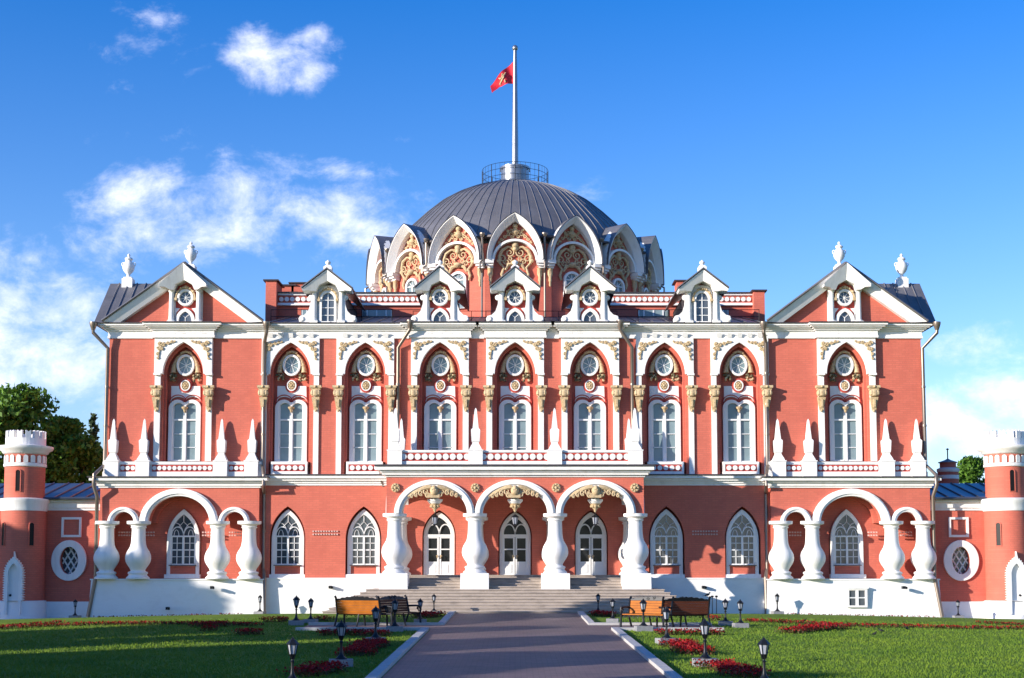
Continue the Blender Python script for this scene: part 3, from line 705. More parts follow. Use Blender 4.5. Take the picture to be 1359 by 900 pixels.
# ---- drum and dome
YC = 16.0; RD = 6.97; NB = 16
DR = empty('dome_drum', (0, YC, 0), 0, PAL)
zc = lambda y: ZZ(y, YC-RD-.5)
SD = SC(330, YC-RD-.5)
hb = RD*tan(pi/NB)
def drum_bay():
    w = MB(); zt = zc(283.5); zsp = zc(343.5)
    w.plate([rect(-hb, hb, 11.5, zc(320)), ], 0, .35)
    w.plate([gothic(34*SD, zc(344), zc(343.5), zc(290))], 0.004, .354)
    for s in (-1, 1):
        w.box(*sorted((s*30.5*SD, s*40.2*SD)), -.10, 0, 11.6, zc(353))
    o = w.build('drum_bay', BRICK, DR)
    h = MB()
    gO = gothic(37.3*SD, zc(343.5), zc(343.2), zc(283), 12); gI = gothic(30.6*SD, zc(343.5), zc(343.2), zc(292), 12); nn_ = len(gO)
    O1 = [(x*.985, z-.03) for x, z in gO]
    rows = [[(x, -.02, z) for x, z in gO], [(x, -.64, z) for x, z in gO], [(x, -.64, z) for x, z in O1], [(x, -.30, z) for x, z in gI], [(x, -.02, z) for x, z in gI]]
    h.add([p for r in rows for p in r], [(r*nn_+i, r*nn_+i+1, (r+1)*nn_+i+1, (r+1)*nn_+i) for r in range(4) for i in range(nn_-1)]+[tuple(r*nn_ for r in range(5)), tuple(r*nn_+nn_-1 for r in range(5))])
    h.plate([arcband(30.5*SD, 27.3*SD, zc(343.5), 28*SD, 25*SD)], -.36, -.01)
    h.build('hood', WHITE, o)
    hr = MB()   # metal saddle behind the hood running back to the dome
    gp = gothic(38.3*SD, zc(343.5), zc(343.0), zc(282)); n = len(gp)
    hr.add([(x, -.66, z) for x, z in gp]+[(x*.55, 1.9, z-.0) for x, z in gp], [(i, i+1, n+i+1, n+i) for i in range(n-1)])
    hr.build('hood_roof', ROOF, o)
    c = MB()
    for s in (-1, 1):
        x0, x1 = sorted((s*28.5*SD, s*39.6*SD)); c.box(x0, x1, -.50, 0, zc(348.5), zc(343.8)); c.box(min(x0, x1)+.04, max(x0, x1)-.02, -.40, 0, zc(351.5), zc(348.5)); c.box(min(x0, x1)+.10, max(x0, x1)-.02, -.28, 0, zc(354), zc(351.5))
    build_each(c, 'capital', WHITE, o)
    t = MB()
    for s in (-1, 1):
        x = s*33*SD
        t.lathe(x, -.15, [(.02, zc(378)), (.06, zc(376)), (.05, zc(372)), (.09, zc(370)), (.07, zc(366)), (.13, zc(362)), (.13, zc(355)), (.16, zc(354))], 8)
    # scrollwork around the window head
    yq = -.10
    for s in (-1, 1):
        scroll(t, s*7*SD, yq, zc(333), 6.5*SD, 1.5, pi/2, s, .038); scroll(t, s*7*SD, yq, zc(341), 3.2*SD, 1.2, -pi/2, -s, .028)
        scroll(t, s*17*SD, yq, zc(341), 5.5*SD, 1.3, 0 if s > 0 else pi, s, .036)
        scroll(t, s*11.5*SD, yq, zc(345), 4*SD, 1.3, pi, -s, .03)
        t.tube([(s*3*SD, yq, zc(326)), (s*10*SD, yq-.04, zc(325.5)), (s*17*SD, yq-.05, zc(330)), (s*21*SD, yq, zc(338)), (s*20.5*SD, yq, zc(347)), (s*15*SD, yq, zc(353)), (s*18*SD, yq, zc(362)), (s*16*SD, yq, zc(368))], [.04, .06, .085, .08, .065, .06, .07, .04], 7)
        t.tube([(s*2*SD, yq, zc(347)), (s*9*SD, yq, zc(349)), (s*13*SD, yq, zc(356))], [.06, .09, .05], 6)
        t.ball(s*22*SD, yq, zc(344), .10)
    t.ball(0, yq, zc(323), .17); t.ball(0, yq-.05, zc(328.5), .12); t.ball(0, yq-.03, zc(346.5), .2, sz_=.7)
    # tympanum ornament
    t.ball(0, -.08, zc(297.5), .13)
    t.lathe(0, -.08, [(.08, zc(310)), (.2, zc(306)), (.12, zc(302)), (.08, zc(300))], 8)
    for s in (-1, 1):
        for (a, b, r_) in ((5, 304.5, 3), (9.5, 308, 3), (14, 311, 2.5), (18, 315, 2.2), (4.5, 311, 2.6), (21.5, 319, 1.6), (10, 303, 1.8)):
            scroll(t, s*a*SD, -.07, zc(b), r_*SD, 1.2, random.random()*3, s, .032)
    t.build('scroll_ornament', GOLD, o, smooth=True)
    f = MB(); f.plate([roundarch(12.3*SD, zc(405), zc(366), zc(355)), roundarch(9.3*SD, zc(405)+.01, zc(366), zc(358))], -.16, .02); f.build('window_surround', WHITE, o)
    gl = MB(); gl.plate([roundarch(9.5*SD, zc(405), zc(366), zc(357.8))], -.04, -.02); gl.build('glass', GL_UP, o)
    b = MB(); b.box(-.03, .03, -.09, -.04, zc(405), zc(366)); b.box(-9.4*SD, 9.4*SD, -.10, -.04, zc(367), zc(365.6)); b.box(-9.4*SD, 9.4*SD, -.08, -.04, zc(386), zc(385.2))
    for a in (pi/4, pi/2, 3*pi/4): b.tube([(0, -.06, zc(366)), (9.3*SD*cos(a), -.06, zc(366)+8*SD*sin(a))], .02, 4)
    b.build('glazing_bar', FRAME, o)
    dp = MB(); dp.tube([(hb, -.42, zc(311.5)), (hb, -.42, zc(345)), (hb, -.66, zc(349)), (hb, -.66, zc(356)), (hb, -.42, zc(362)), (hb, -.42, 12)], .05, 8); dp.lathe(hb, -.42, [(.06, zc(314)), (.10, zc(312.5)), (.13, zc(310)), (.13, zc(308.6))], 10)
    dp.build('downpipe', PIPE, o)
    co = MB(); co.box(hb-.45, hb+.45, -.32, .5, zc(313.5), zc(311.0)); co.build('gutter', EDGE, o)
    return o
db = drum_bay()
for k in range(NB):
    o = db if k == 0 else copy_tree(db, DR)
    a = 2*pi*k/NB; o.rotation_euler = (0, 0, a); o.location = (RD*sin(a), -RD*cos(a), 0)
dprof = [(6.95, 15.9), (6.9, 16.8), (6.78, 17.5), (6.35, 18.4), (5.95, 18.88), (5.5, 19.33), (4.75, 20.05), (4.0, 20.68), (3.3, 21.1), (2.6, 21.42), (1.62, 21.7)]
dm = MB(); dm.lathe(0, 0, dprof, 80, caps=True)
for k in range(80):
    a = 2*pi*(k+.5)/80
    dm.tube([((r+.006)*cos(a), (r+.006)*sin(a), z+.005) for r, z in dprof], .022, 4)
DM = dm.build('dome', ROOF, DR, smooth=True)
# smooth the shell only
DZ = -.42
tp = MB(); tp.lathe(0, 0, [(1.7, 21.62), (1.72, 21.70), (1.55, 21.80), (.95, 21.96), (.74, 22.0)], 40)
tp.build('dome_collar', STEEL, DM, smooth=True)
cy = MB(); cy.lathe(0, 0, [(.74, 21.9), (.74, 22.70), (.78, 22.72), (.78, 22.82), (.3, 22.88), (.14, 22.91)], 32)
for k in range(12): cy.ball(.76*cos(k*pi/6), .76*sin(k*pi/6), 22.64, .04, seg=6)
cy.build('lantern_base', STEEL, DM, smooth=True)
rg = MB()
for h in (.3, .62, .93): rg.tube([(1.72*cos(2*pi*k/40), 1.72*sin(2*pi*k/40), 21.72+h) for k in range(40)], .012, 4, closed=True)
for k in range(40): rg.tube([(1.72*cos(2*pi*k/40), 1.72*sin(2*pi*k/40), 21.65), (1.72*cos(2*pi*k/40), 1.72*sin(2*pi*k/40), 22.66)], .007 if k % 5 else .02, 4)
rg.build('dome_railing', IRON, DM)
# ---- flag pole and flag
FP = empty('flagpole', (0, YC, 22.85)); tag(FP, 'tall pale metal flagpole with a ball tip on the dome', 'flagpole')
ztop = ZZ(66.5, YC)
fpm = MB(); fpm.lathe(0, 0, [(.17, 0), (.165, 1.5), (.14, 3.2), (.115, 5), (.09, ztop-22.85)], 16); fpm.build('pole', STEEL, FP, smooth=True)
fb = MB(); fb.ball(0, 0, ztop-22.85+.1, .16, seg=16); fb.build('ball', STEEL, FP, smooth=True)
sx0 = SC(100, YC)
FL = empty('flag', (-.08, YC-.06, ZZ(82, YC))); tag(FL, 'red flag with a small emblem hanging from the top of the dome flagpole', 'flag')
REDF = mat('red_flag_cloth', (.62, .02, .04), .7, var=.1)
nu, nv = 26, 14; vs_ = []
def flagpt(u, v):
    top = (-u*31, 82+u*36-6*sin(u*pi*.5)+3*u*u); bot = (-u*27 if u < .8 else -u*27-(u-.8)*8, 112+u*5+(10*max(0, u-.7)/.3))
    px = top[0]*(1-v)+bot[0]*v; py = top[1]*(1-v)+bot[1]*v
    return (px*sx0, .22*sin(u*9+v*2.0)*u**.5, -(py-82)*sx0*1.0)
for j in range(nv+1):
    for i in range(nu+1): vs_.append(flagpt(i/nu, j/nv))
fm = MB(); fm.add(vs_, [(j*(nu+1)+i, j*(nu+1)+i+1, (j+1)*(nu+1)+i+1, (j+1)*(nu+1)+i) for j in range(nv) for i in range(nu)])
fm.build('cloth', REDF, FL, smooth=True)
em = MB()
for (a, b, c, d) in ((.40, .35, .62, .45), (.44, .5, .60, .72), (.58, .45, .66, .25), (.5, .2, .52, .45), (.42, .7, .40, .9), (.6, .7, .64, .85), (.36, .3, .66, .78)):
    p = [Vector(flagpt(a+(c-a)*q/4, b+(d-b)*q/4))+Vector((0, -.03, 0)) for q in range(5)]; em.tube(p, .035, 5)
em.build('emblem', GOLD, FL, smooth=True)
# urns on the pavilion gables
def urn(loc, lab, s=1.0):
    E = empty('urn', loc); tag(E, lab, 'urn', 'white urns on the roof')
    b = MB(); b.box(-.26*s, .26*s, -.26*s, .26*s, -.35, .16*s); b.box(-.2*s, .2*s, -.2*s, .2*s, .16*s, .24*s); b.build('pedestal', WHITE, E)
    v = MB(); v.lathe(0, 0, [(r*s, z*s) for r, z in [(.15, .24), (.10, .30), (.075, .38), (.13, .44), (.22, .54), (.285, .68), (.29, .82), (.25, .95), (.17, 1.04), (.14, 1.09), (.19, 1.14), (.19, 1.17)]], 20); v.build('vase', WHITE, E, smooth=True)
    l = MB(); l.lathe(0, 0, [(r*s, z*s) for r, z in [(.21, 1.16), (.16, 1.24), (.06, 1.28), (.05, 1.31), (.08, 1.36), (.05, 1.42), (.01, 1.46)]], 14); l.build('lid', WHITE, E, smooth=True)
    for q in (-1, 1):
        h = MB(); h.tube([(q*.27*s, 0, .78*s), (q*.33*s, 0, .86*s), (q*.34*s, 0, .95*s), (q*.29*s, 0, 1.0*s), (q*.22*s, 0, .97*s)], .022, 6); h.build('handle', WHITE, E, smooth=True)
for s, (c, zrid, zri) in zip((-1, 1), pr):
    side = 'left' if s < 0 else 'right'
    urn((c+s*.0, .6, zrid+.0), f'white urn above the front gable peak of the {side} end pavilion', .80)
    urn((s*16.35, 2.3, zri+.05), f'smaller looking white urn on the outer roof ridge at the far {side}', .85)
# ---- lower storey of the end pavilions
YP = -.55; SLp = SC(720, YP)
def pav_lower(s):
    xc = s*13.33
    g = lambda y: ZZ(y, YP); q = SLp
    T = Matrix.Translation((xc, 0, 0))
    half = 3.16
    zs1 = g(693.5); zp = g(768.5)
    hole = [(-90*q, zp), (-90*q, zs1)]
    def arch(cx, w, h, n=14):
        return [(cx*q-w*q*cos(pi*i/n), zs1+h*q*sin(pi*i/n)) for i in range(n+1)]
    A1 = arch(-73.5, 15, 15.5); A2 = arch(0, 41.5, 37); A3 = arch(73.5, 15, 15.5)
    hole += A1+A2+A3+[(90*q, zs1), (90*q, zp)]
    w = MB(); w.plate([rect(-half, half, zp-.05, g(645)), hole], YP, .0, T)
    # reveal box above ledge zone
    W = w.build('pavilion_arcade_wall', BRICK, PAL)
    bk = MB(); bk.plate([rect(-half+.02, half-.02, zp-.05, g(640)), gothic(23.4*q, g(768.4), g(715), g(673))], .35, YB+.01, T)
    bk.plate([arcband(44*q, 36*q, zs1, 40*q, 33*q)], .12, .36, T)
    bk.build('recess_wall', BRICK, W)
    # side returns
    for e in (-1, 1):
        sd = MB(); sd.box(*sorted((xc+e*(half-.25), xc+e*half)), -.003, YB+.02, zp-.05, g(640)); sd.build('side_wall', BRICK, W)
    am = MB()
    for cx, w1, w2, h1, h2 in ((-73.5, 20.7, 14.2, 20.5, 14), (0, 52, 41, 45, 35), (73.5, 20.7, 14.2, 20.5, 14)):
        am.plate([arcband(w1*q, w2*q, zs1, h1*q, h2*q, cx=cx*q)], YP-.16, YP+.12, T, bevel=.02)
        am.plate([arcband((w1-2)*q, (w2+3)*q, zs1, (h1-2)*q, (h2+3)*q, cx=cx*q)], YP-.21, YP-.14, T)
    am.build('arch_moulding', WHITE, W)
    # columns
    for cx in (-95.6, -53.6, 50.4, 92):
        cx = {-95.6: -94.2, -53.6: -52.4, 50.4: 52.4, 92: 94.2}[cx]
        column(xc+cx*q, YP-.12, g, q, W, 768.5, 692, False)
    # plinth
    pl = MB(); yb = -.74
    pl.box(xc-half-.22, xc+half+.22, yb, 3, -.6, zp, bat=.12, batx=.10); pl.box(xc-half-.26, xc+half+.26, yb-.04, 3.1, zp-.045, zp+.008)
    pl.build('plinth', PLINTH, W)
    # ledge
    lg = MB()
    for i, (ya, yb_, o_) in enumerate(((647.5, 645, .06), (645, 641, .12), (641, 638.5, .22), (638.5, 634.6, .36))):
        lg.box(xc-half-o_, xc+half+o_, YP-o_, .2+i*.003, g(ya), g(yb_))
    lg.build('ledge_cornice', WHITE, W)
    lf = MB(); lf.box(xc-half-.42, xc+half+.42, YP-.42, .21, g(634.6), g(633)); lf.build('ledge_flashing', EDGE, W)
    zl = g(633)
    # balustrade with obelisks
    yb0 = -.15; bq = SC(620, yb0); hz = lambda y: ZZ(y, yb0)
    br = MB(); br.box(xc-half-.02, xc+half+.02, yb0-.10, .02, zl-.01, hz(626.3)); br.box(xc-half-.02, xc+half+.02, yb0-.10, .02, hz(616.8), hz(613)); br.box(xc-half, xc+half, yb0-.04, -.003, hz(627), hz(616))
    Bq = br.build('balustrade', WHITE, W)
    offs = (-95.5, -53.0, 49.0, 89.0) if s < 0 else (-89, -49, 53, 95.5)
    offs = (-92.3, -51.5, 51.5, 92.3)
    rp = MB(); ds = MB()
    for (a, b, n) in ((-82, -62, 3), (-40, 40, 12), (62, 82, 3)):
        rp.box(xc+a*bq, xc+b*bq, yb0-.06, yb0, hz(626.2), hz(616.9))
        for k in range(n): ds.plate([ell(xc+(a+(b-a)*(k+.5)/n)*bq, hz(621.5), 2.7*bq, 2.9*bq, 14)], yb0-.11, yb0-.05)
    build_each(rp, 'balustrade_panel', REDP, Bq); ds.build('disc', WHITE, Bq)
    for i, o_ in enumerate(offs):
        obelisk(xc+o_*bq, yb0-.02, hz(632.6), hz, bq, W, i, (612, 556, 9.0))
    # lower window
    lw = gothic_window(xc, .30, lambda y: ZZ(y, .33), SC(720, .33), W)
def obelisk(x, y, zb_, hz, q, parent, i=0, dims=(612, 556, 9)):
    yb_, yt, w = dims; H = yb_-yt; f = lambda k: hz(yb_-H*k)
    m = MB(); a = w*q
    m.box(x-a, x+a, y-a*.9, y+a*.9, zb_, hz(yb_)); m.box(x-a*1.08, x+a*1.08, y-a*.98, y+a*.98, hz(yb_+1.2), hz(yb_-.4))
    prof = [(.95, 0), (.95, .03), (.82, .07), (.50, .16), (.50, .19), (.62, .21), (.66, .30), (.72, .47), (.66, .49), (.46, .52), (.44, .56), (.17, .95), (.03, 1.0)]
    m.lathe(x, y, [(r*a*1.25, f(k)) for r, k in prof], 4, a0=pi/4)
    return m.build('obelisk', WHITE, parent)
def column(x, y, g, q, parent, yb_, yt, square):
    """bottle-shaped column: flared base, big bulb, thin neck, moulded capital"""
    zb_, zt = g(yb_), g(yt); H = zt-zb_
    P = [(15.2, 0), (15.2, .025), (14, .04), (12.6, .055), (11.8, .075), (13.3, .10), (12.6, .12), (9.8, .135), (9.4, .15), (11.0, .19), (14.2, .25), (16.1, .30), (16.8, .35), (16.4, .41), (14.9, .465), (12.8, .51), (11.0, .55),
         (9.9, .60), (9.3, .66), (9.0, .74), (8.8, .84), (8.8, .875), (10, .88), (10.4, .90), (9.2, .91), (10.5, .93), (14.0, .945), (15.4, .95), (15.6, 1.0)]
    m = MB(); m.lathe(x, y, [(r*q, zb_+H*k) for r, k in P], 36)
    return m.build('column', WHITE, parent, smooth=True)
def gothic_window(X, Y, g, q, parent):
    """white pointed surround with tracery; outer face at Y"""
    M = Matrix.Translation((X, 0, 0)); o = MB()
    out = gothic(21.6*q, g(767.3), g(716), g(676)); inn = gothic(16.6*q, g(749.5), g(714), g(683))
    o.plate([out, inn, rect(-16.9*q, 16.9*q, g(761.8), g(751.2))], Y-.10, Y+.02, M, bevel=.012)
    o.box(X-23.5*q, X+23.5*q, Y-.22, Y+.02, g(767.6), g(762.3))
    W = o.build('pointed_window', WHITE, parent)
    rp = MB(); rp.box(X-17*q, X+17*q, Y-.05, Y, g(762), g(751)); rp.build('apron', BRICK, W)
    gl = MB(); gl.plate([gothic(17*q, g(749.8), g(714), g(682))], Y-.03, Y-.01, M); gl.build('glass', GL_LO, W)
    f = MB(); y0, y1 = Y-.075, Y-.03
    f.box(X-17*q, X+17*q, y0-.03, y1, g(713), g(711)); f.box(X-1.3*q, X+1.3*q, y0-.02, y1, g(749.6), g(711.5))
    for s in (-1, 1):
        f.box(X+s*15.6*q-.03, X+s*15.6*q+.03, y0, y1, g(749), g(712)); f.box(X+s*8.4*q-.014, X+s*8.4*q+.014, y0+.01, y1, g(749), g(712))
        f.plate([arcband(8.6*q, 7.4*q, g(711.5), 12.5*q, 11.3*q, cx=s*8*q)], y0, y1, M)
        f.plate([arcband(3.5*q, 2.9*q, g(711.5), 8.3*q, 7.8*q, cx=s*8*q+s*1.5*q)], y0, y1, M)
        f.tube([(X+s*1.5*q, y0+.01, g(703)), (X+s*6*q, y0+.01, g(696)), (X+s*11.5*q, y0+.01, g(693.5))], .014, 4)
    f.tube([(X-7*q, y0+.01, g(700)), (X, y0+.01, g(692.5)), (X+7*q, y0+.01, g(700))], .014, 4)
    f.tube([(X, y0+.01, g(692.5)), (X, y0+.01, g(684))], .014, 4)
    for yy_ in (721, 730, 739): f.box(X-16*q, X+16*q, y0+.01, y1, g(yy_+(.42 if yy_ != 730 else .8)), g(yy_-(.42 if yy_ != 730 else .8)))
    f.box(X-17*q, X+17*q, y0, y1, g(749.8), g(748.2))
    f.build('window_frame', FRAME, W)
    sl = MB(); sl.box(X-18*q, X+18*q, Y-.2, Y-.005, g(750.9), g(749.8)); sl.build('sill', EDGE, W)
    return W
for s in (-1, 1): pav_lower(s)
# basement window on the right pavilion
bw = MB(); bx_ = XX(1136, 792, -.72); SB = SC(792, -.72); gB = lambda y: ZZ(y, -.72)
bw.plate([rect(bx_-13.5*SB, bx_+13.5*SB, gB(806), gB(780)), rect(bx_-10.5*SB, bx_+10.5*SB, gB(803.5), gB(783.5))], -.80, -.60)
bw.box(bx_-15.5*SB, bx_+15.5*SB, -.83, -.6, gB(781.5), gB(779))
BW = bw.build('basement_window', WHITE, PAL); BW.location.y = -.13
bg_ = MB(); bg_.box(bx_-10.6*SB, bx_+10.6*SB, -.755, -.74, gB(803.6), gB(783.4)); bg_.build('glass', GL_LO, BW)
bf = MB(); bf.box(bx_-.06, bx_+.06, -.79, -.75, gB(803.6), gB(783.4)); bf.box(bx_-10.6*SB, bx_+10.6*SB, -.785, -.75, gB(794), gB(792.6)); bf.build('window_frame', FRAME, BW)
# ---- lower storey between pavilions
g0 = lambda y: ZZ(y, 0); q0 = SC(720, 0)
lw = MB(); xh = 10.3
lowx = (-9.07, -6.04, 6.04, 9.07)
holes = [gothic(23.6*q0, g0(768), g0(715), g0(672.5), cx=x) for x in lowx]+[gothic(22.0*q0, g0(763.8), g0(712), g0(677.5), cx=x) for x in (-3.03, 0, 3.03)]
lw.plate([rect(-xh, xh, g0(768.2), Z_LEDGE-.2)]+holes, 0, YB+.01)
LW = lw.build('lower_wall', BRICK, PAL); LW.location.y = -.3
for x in lowx: gothic_window(x, .24, g0, q0, LW)
lp = MB()
for s in (-1, 1):
    lp.box(*sorted((s*5.1, s*10.0)), -.12, .3, -.5, g0(767.2), bat=.06); lp.box(*sorted((s*5.1, s*10.0)), -.15, .3, g0(768.4), g0(767)+.006)
build_each(lp, 'plinth', PLINTH, LW)
# decorative brick dots between the windows
dt = MB()
for xc_ in (-7.56, 7.56):
    for k in range(10):
        for j in (0, 1): dt.box(xc_+(k-4.5)*3.5*q0-.03, xc_+(k-4.5)*3.5*q0+.03, -.05, .01, g0(710.5-j*4), g0(708.6-j*4))
for xc_ in (-13.33, 13.33):
    for cc in (-73.5, -38, 38, 73.5):
        for k in range(7 if abs(cc) > 50 else 4):
            for j in (0, 1): dt.box(xc_+cc*q0+(k-3)*3.5*q0-.03, xc_+cc*q0+(k-3)*3.5*q0+.03, .29, .36, g0(711.5-j*4), g0(709.6-j*4))
for xc_ in (-1.5, 1.5, -4.6, 4.6):
    for k in range(3):
        for j in (0, 1): dt.box(xc_+(k-1)*.11-.03, xc_+(k-1)*.11+.03, -.05, .01, g0(709.5-j*4), g0(707.6-j*4))
dt.build('brick_dot_frieze', mat('pale_brick_dot', (.62, .42, .38), .7), LW)
# ledge between pavilions
lg = MB()
for i, (ya, yb_, o_) in enumerate(((645, 642, .05), (642, 639, .10), (639, 636, .20), (636, 632.4, .30))): lg.box(-10.05, 10.05, -o_, .3+.003*i, g0(ya), g0(yb_))
lg.build('ledge_cornice', WHITE, LW)
lf = MB(); lf.box(-10.05, 10.05, -.34, .01, g0(632.4), g0(630.6)); lf.build('ledge_flashing', EDGE, LW)
# wall spotlights
for (px, py, Y) in ((440, 779, -.18), (932, 779, -.18), (284, 779.5, -.72), (1196, 779.5, -.72), (225.5, 807, -.72)):
    m = MB(); X = XX(px, py, Y); z = ZZ(py, Y); m.box(X-.06, X+.06, Y-.16, Y+.05, z-.06, z+.05); m.tube([(X, Y, z), (X+.08, Y-.2, z-.02)], .05, 8); m.build('spotlight', IRON, LW)
# ---- doors
def door(X):
    Y = .22; M = Matrix.Translation((X, 0, 0)); g = g0; q = q0
    o = MB(); o.plate([gothic(20.6*q, g(763.2), g(712), g(679.8)), gothic(16.2*q, g(763)+.02, g(712.5), g(687))], Y-.10, Y+.02, M, bevel=.012)
    D = o.build('door_case', WHITE, PAL); D.location.y = -.3
    gl = MB(); gl.plate([gothic(16.4*q, g(763), g(712.5), g(686.8))], Y-.02, Y, M); gl.build('glass', GL_DOOR, D)
    f = MB(); y0, y1 = Y-.08, Y-.022
    f.box(X-16.5*q, X+16.5*q, y0-.02, y1, g(713), g(709.5))
    for s in (-1, 1): f.plate([arcband(8.6*q, 7.0*q, g(709.5), 14*q, 12.4*q, cx=s*7.9*q)], y0, y1, M)
    f.build('tracery', FRAME, D)
    for s in (-1, 1):
        l = MB(); a, b = sorted((s*.4*q, s*16.2*q)); m_ = lambda u, v, t0, t1, dy=0: l.box(X+min(u, v), X+max(u, v), y0+dy, y1, g(t0), g(t1))
        m_(a, a+2.2*q, 763, 713); m_(b-2.2*q, b, 763, 713); m_(a+2.2*q, b-2.2*q, 763, 745.5, .015); m_(a+2.2*q, b-2.2*q, 714.6, 713); m_(a+2.2*q, b-2.2*q, 730, 728.4)
        m_(a+4*q, b-4*q, 760.5, 749)
        lf_ = l.build('door_leaf', FRAME, D)
        h = MB(); h.tube([(X+s*2.2*q, y0-.06, g(741)), (X+s*2.2*q, y0-.06, g(736.5))], .02, 6); h.tube([(X+s*2.2*q, y0, g(738)), (X+s*2.2*q, y0-.07, g(738)), (X+s*4*q, y0-.07, g(738))], .018, 6); h.build('handle', GOLD, lf_, smooth=True)
for x in (-3.03, 0, 3.03): door(x)
# ---- porch
YPo = -3.15; gp = lambda y: ZZ(y, YPo-.25); qp = SC(690, YPo-.25)
spc = 107.0*qp; fl_z = g0(763.2)
Yf, Yk = YPo-.27, YPo+.27
zs2 = gp(681.5)
pw = MB(); hwp = 171*qp
loops = [rect(-hwp, hwp, zs2, gp(633))]
hl = []
hole = [( -4.0, 0)]
def parch(cx, n=20): return [(cx-44*qp*cos(pi*i/n), zs2+35.5*qp*sin(pi*i/n)) for i in range(n+1)]
outline = [(-hwp, zs2)]
for cx in (-spc, 0, spc): outline += parch(cx)
outline += [(hwp, zs2), (hwp, gp(633)), (-hwp, gp(633))]
pw.plate([outline], Yf, Yk)
PW = pw.build('porch_wall', BRICK, PAL)
# side walls of the porch with one arch
for s in (-1, 1):
    sw = MB(); x_ = s*(hwp-.27)
    c0 = (Yk+0)/2; wd = (0-Yk)/2-.15
    o_ = [(Yk, zs2)]+[(c0-wd*cos(pi*i/16), zs2+wd*.85*sin(pi*i/16)) for i in range(17)]+[(0, zs2), (0, gp(633)), (Yk, gp(633))]
    sw.plate([o_], -.27, .27, Matrix.Translation((x_, 0, 0)) @ Matrix.Rotation(pi/2, 4, 'Z'))
    sw.build('porch_side_wall', BRICK, PW)
    sm = MB(); sm.plate([arcband(wd+.28, wd-.02, zs2, wd*.85+.25, wd*.85-.02, cx=c0)], -.33, .33, Matrix.Translation((x_, 0, 0)) @ Matrix.Rotation(pi/2, 4, 'Z')); sm.build('side_arch_moulding', WHITE, PW)
am = MB()
for cx in (-spc, 0, spc):
    am.plate([arcband(53.3*qp, 43.2*qp, zs2, 45*qp, 35*qp, 28, cx)], Yf-.14, Yk+.1, bevel=.02)
    am.plate([arcband(50.5*qp, 46.8*qp, zs2, 42.3*qp, 38.5*qp, 28, cx)], Yf-.20, Yf-.12)
am.build('arch_moulding', WHITE, PW)
ce = MB(); ce.box(-hwp+.5, hwp-.5, Yk-.01, .02, gp(643), gp(638)); ce.build('porch_ceiling', WHITE, PW)
go = MB()
for cx in (-spc, 0, spc):      # keystone relief: mask, garlands
    yk = Yf-.22
    go.ball(cx, yk, gp(651.5), .17, sz_=1.15, seg=12); go.ball(cx, yk-.08, gp(649), .10); go.box(cx-.2, cx+.2, yk-.05, yk+.2, gp(661), gp(655))
    for s in (-1, 1):
        go.ball(cx+s*.06, yk-.14, gp(650.5), .03); go.tube([(cx+s*.12, yk, gp(647)), (cx+s*.3, yk, gp(647.5)), (cx+s*.55, yk+.05, gp(650.5)), (cx+s*.8, yk+.06, gp(655)), (cx+s*1.0, yk+.08, gp(659.5))], [.08, .09, .07, .06, .03], 7)
        for (a, b, r_) in ((.3, 652.5, .12), (.5, 654.5, .10), (.24, 657, .10), (.68, 656.5, .08), (.84, 658.5, .06)): scroll(go, cx+s*a, yk, gp(b), r_, 1.3, s, s, .035)
    go.lathe(cx, YPo, [(.02, gp(679.5)), (.05, gp(678)), (.06, gp(676)), (.12, gp(674)), (.10, gp(672)), (.17, gp(670)), (.2, gp(667.8))], 12)
    for k in range(8): go.ball(cx+.15*cos(k*pi/4), YPo+.15*sin(k*pi/4), gp(671.8), .05, seg=6)
for x in (525, 630.7, 738, 842.3):
    X = (x-CX)*SC(647, Yf); z = gp(647.5)
    go.plate([ell(X, z, .17, .17, 16)], Yf-.07, Yf)
    for k in range(8): go.ball(X+.12*cos(k*pi/4), Yf-.08, z+.12*sin(k*pi/4), .04, seg=6)
    go.ball(X, Yf-.09, z, .06)
build_each(go, 'carved_ornament', GOLD, PW, True)
pe = MB()
for cx in (-spc, 0, spc): pe.lathe(cx, YPo, [(.12, gp(668.3)), (.18, gp(666.5)), (.26, gp(664.8)), (.26, gp(663)), (.2, gp(662)), (.2, gp(656))], 4, a0=pi/4); pe.lathe(cx, YPo, [(.2, gp(668)), (.29, gp(664.5)), (.29, gp(662.4))], 20)
build_each(pe, 'pendant', WHITE, PW, True)
for k, cx in enumerate((-spc, 0, spc)):
    h = MB(); zt = gp(683)
    h.tube([(cx, YPo, gp(679.5)), (cx, YPo, zt)], .015, 5)
    h.lathe(cx, YPo, [(.03, zt+.02), (.13, zt-.06), (.15, zt-.09), (.12, zt-.10)], 6)
    h.lathe(cx, YPo, [(.02, zt-.42), (.07, zt-.38), (.08, zt-.35)], 6)
    for j in range(6): a = j*pi/3; h.tube([(cx+.12*cos(a), YPo+.12*sin(a), zt-.09), (cx+.075*cos(a), YPo+.075*sin(a), zt-.36)], .01, 4)
    hl_ = h.build('hanging_lantern', IRON, None); 
    gg = MB(); gg.lathe(cx, YPo, [(.07, zt-.355), (.112, zt-.10)], 6); gg.build('lantern_glass', GL_LAMP, hl_)
    tag(hl_, ('black hanging lantern under the left porch arch', 'black hanging lantern under the middle porch arch', 'black hanging lantern under the right porch arch')[k], 'lantern', 'lanterns hanging in the porch')
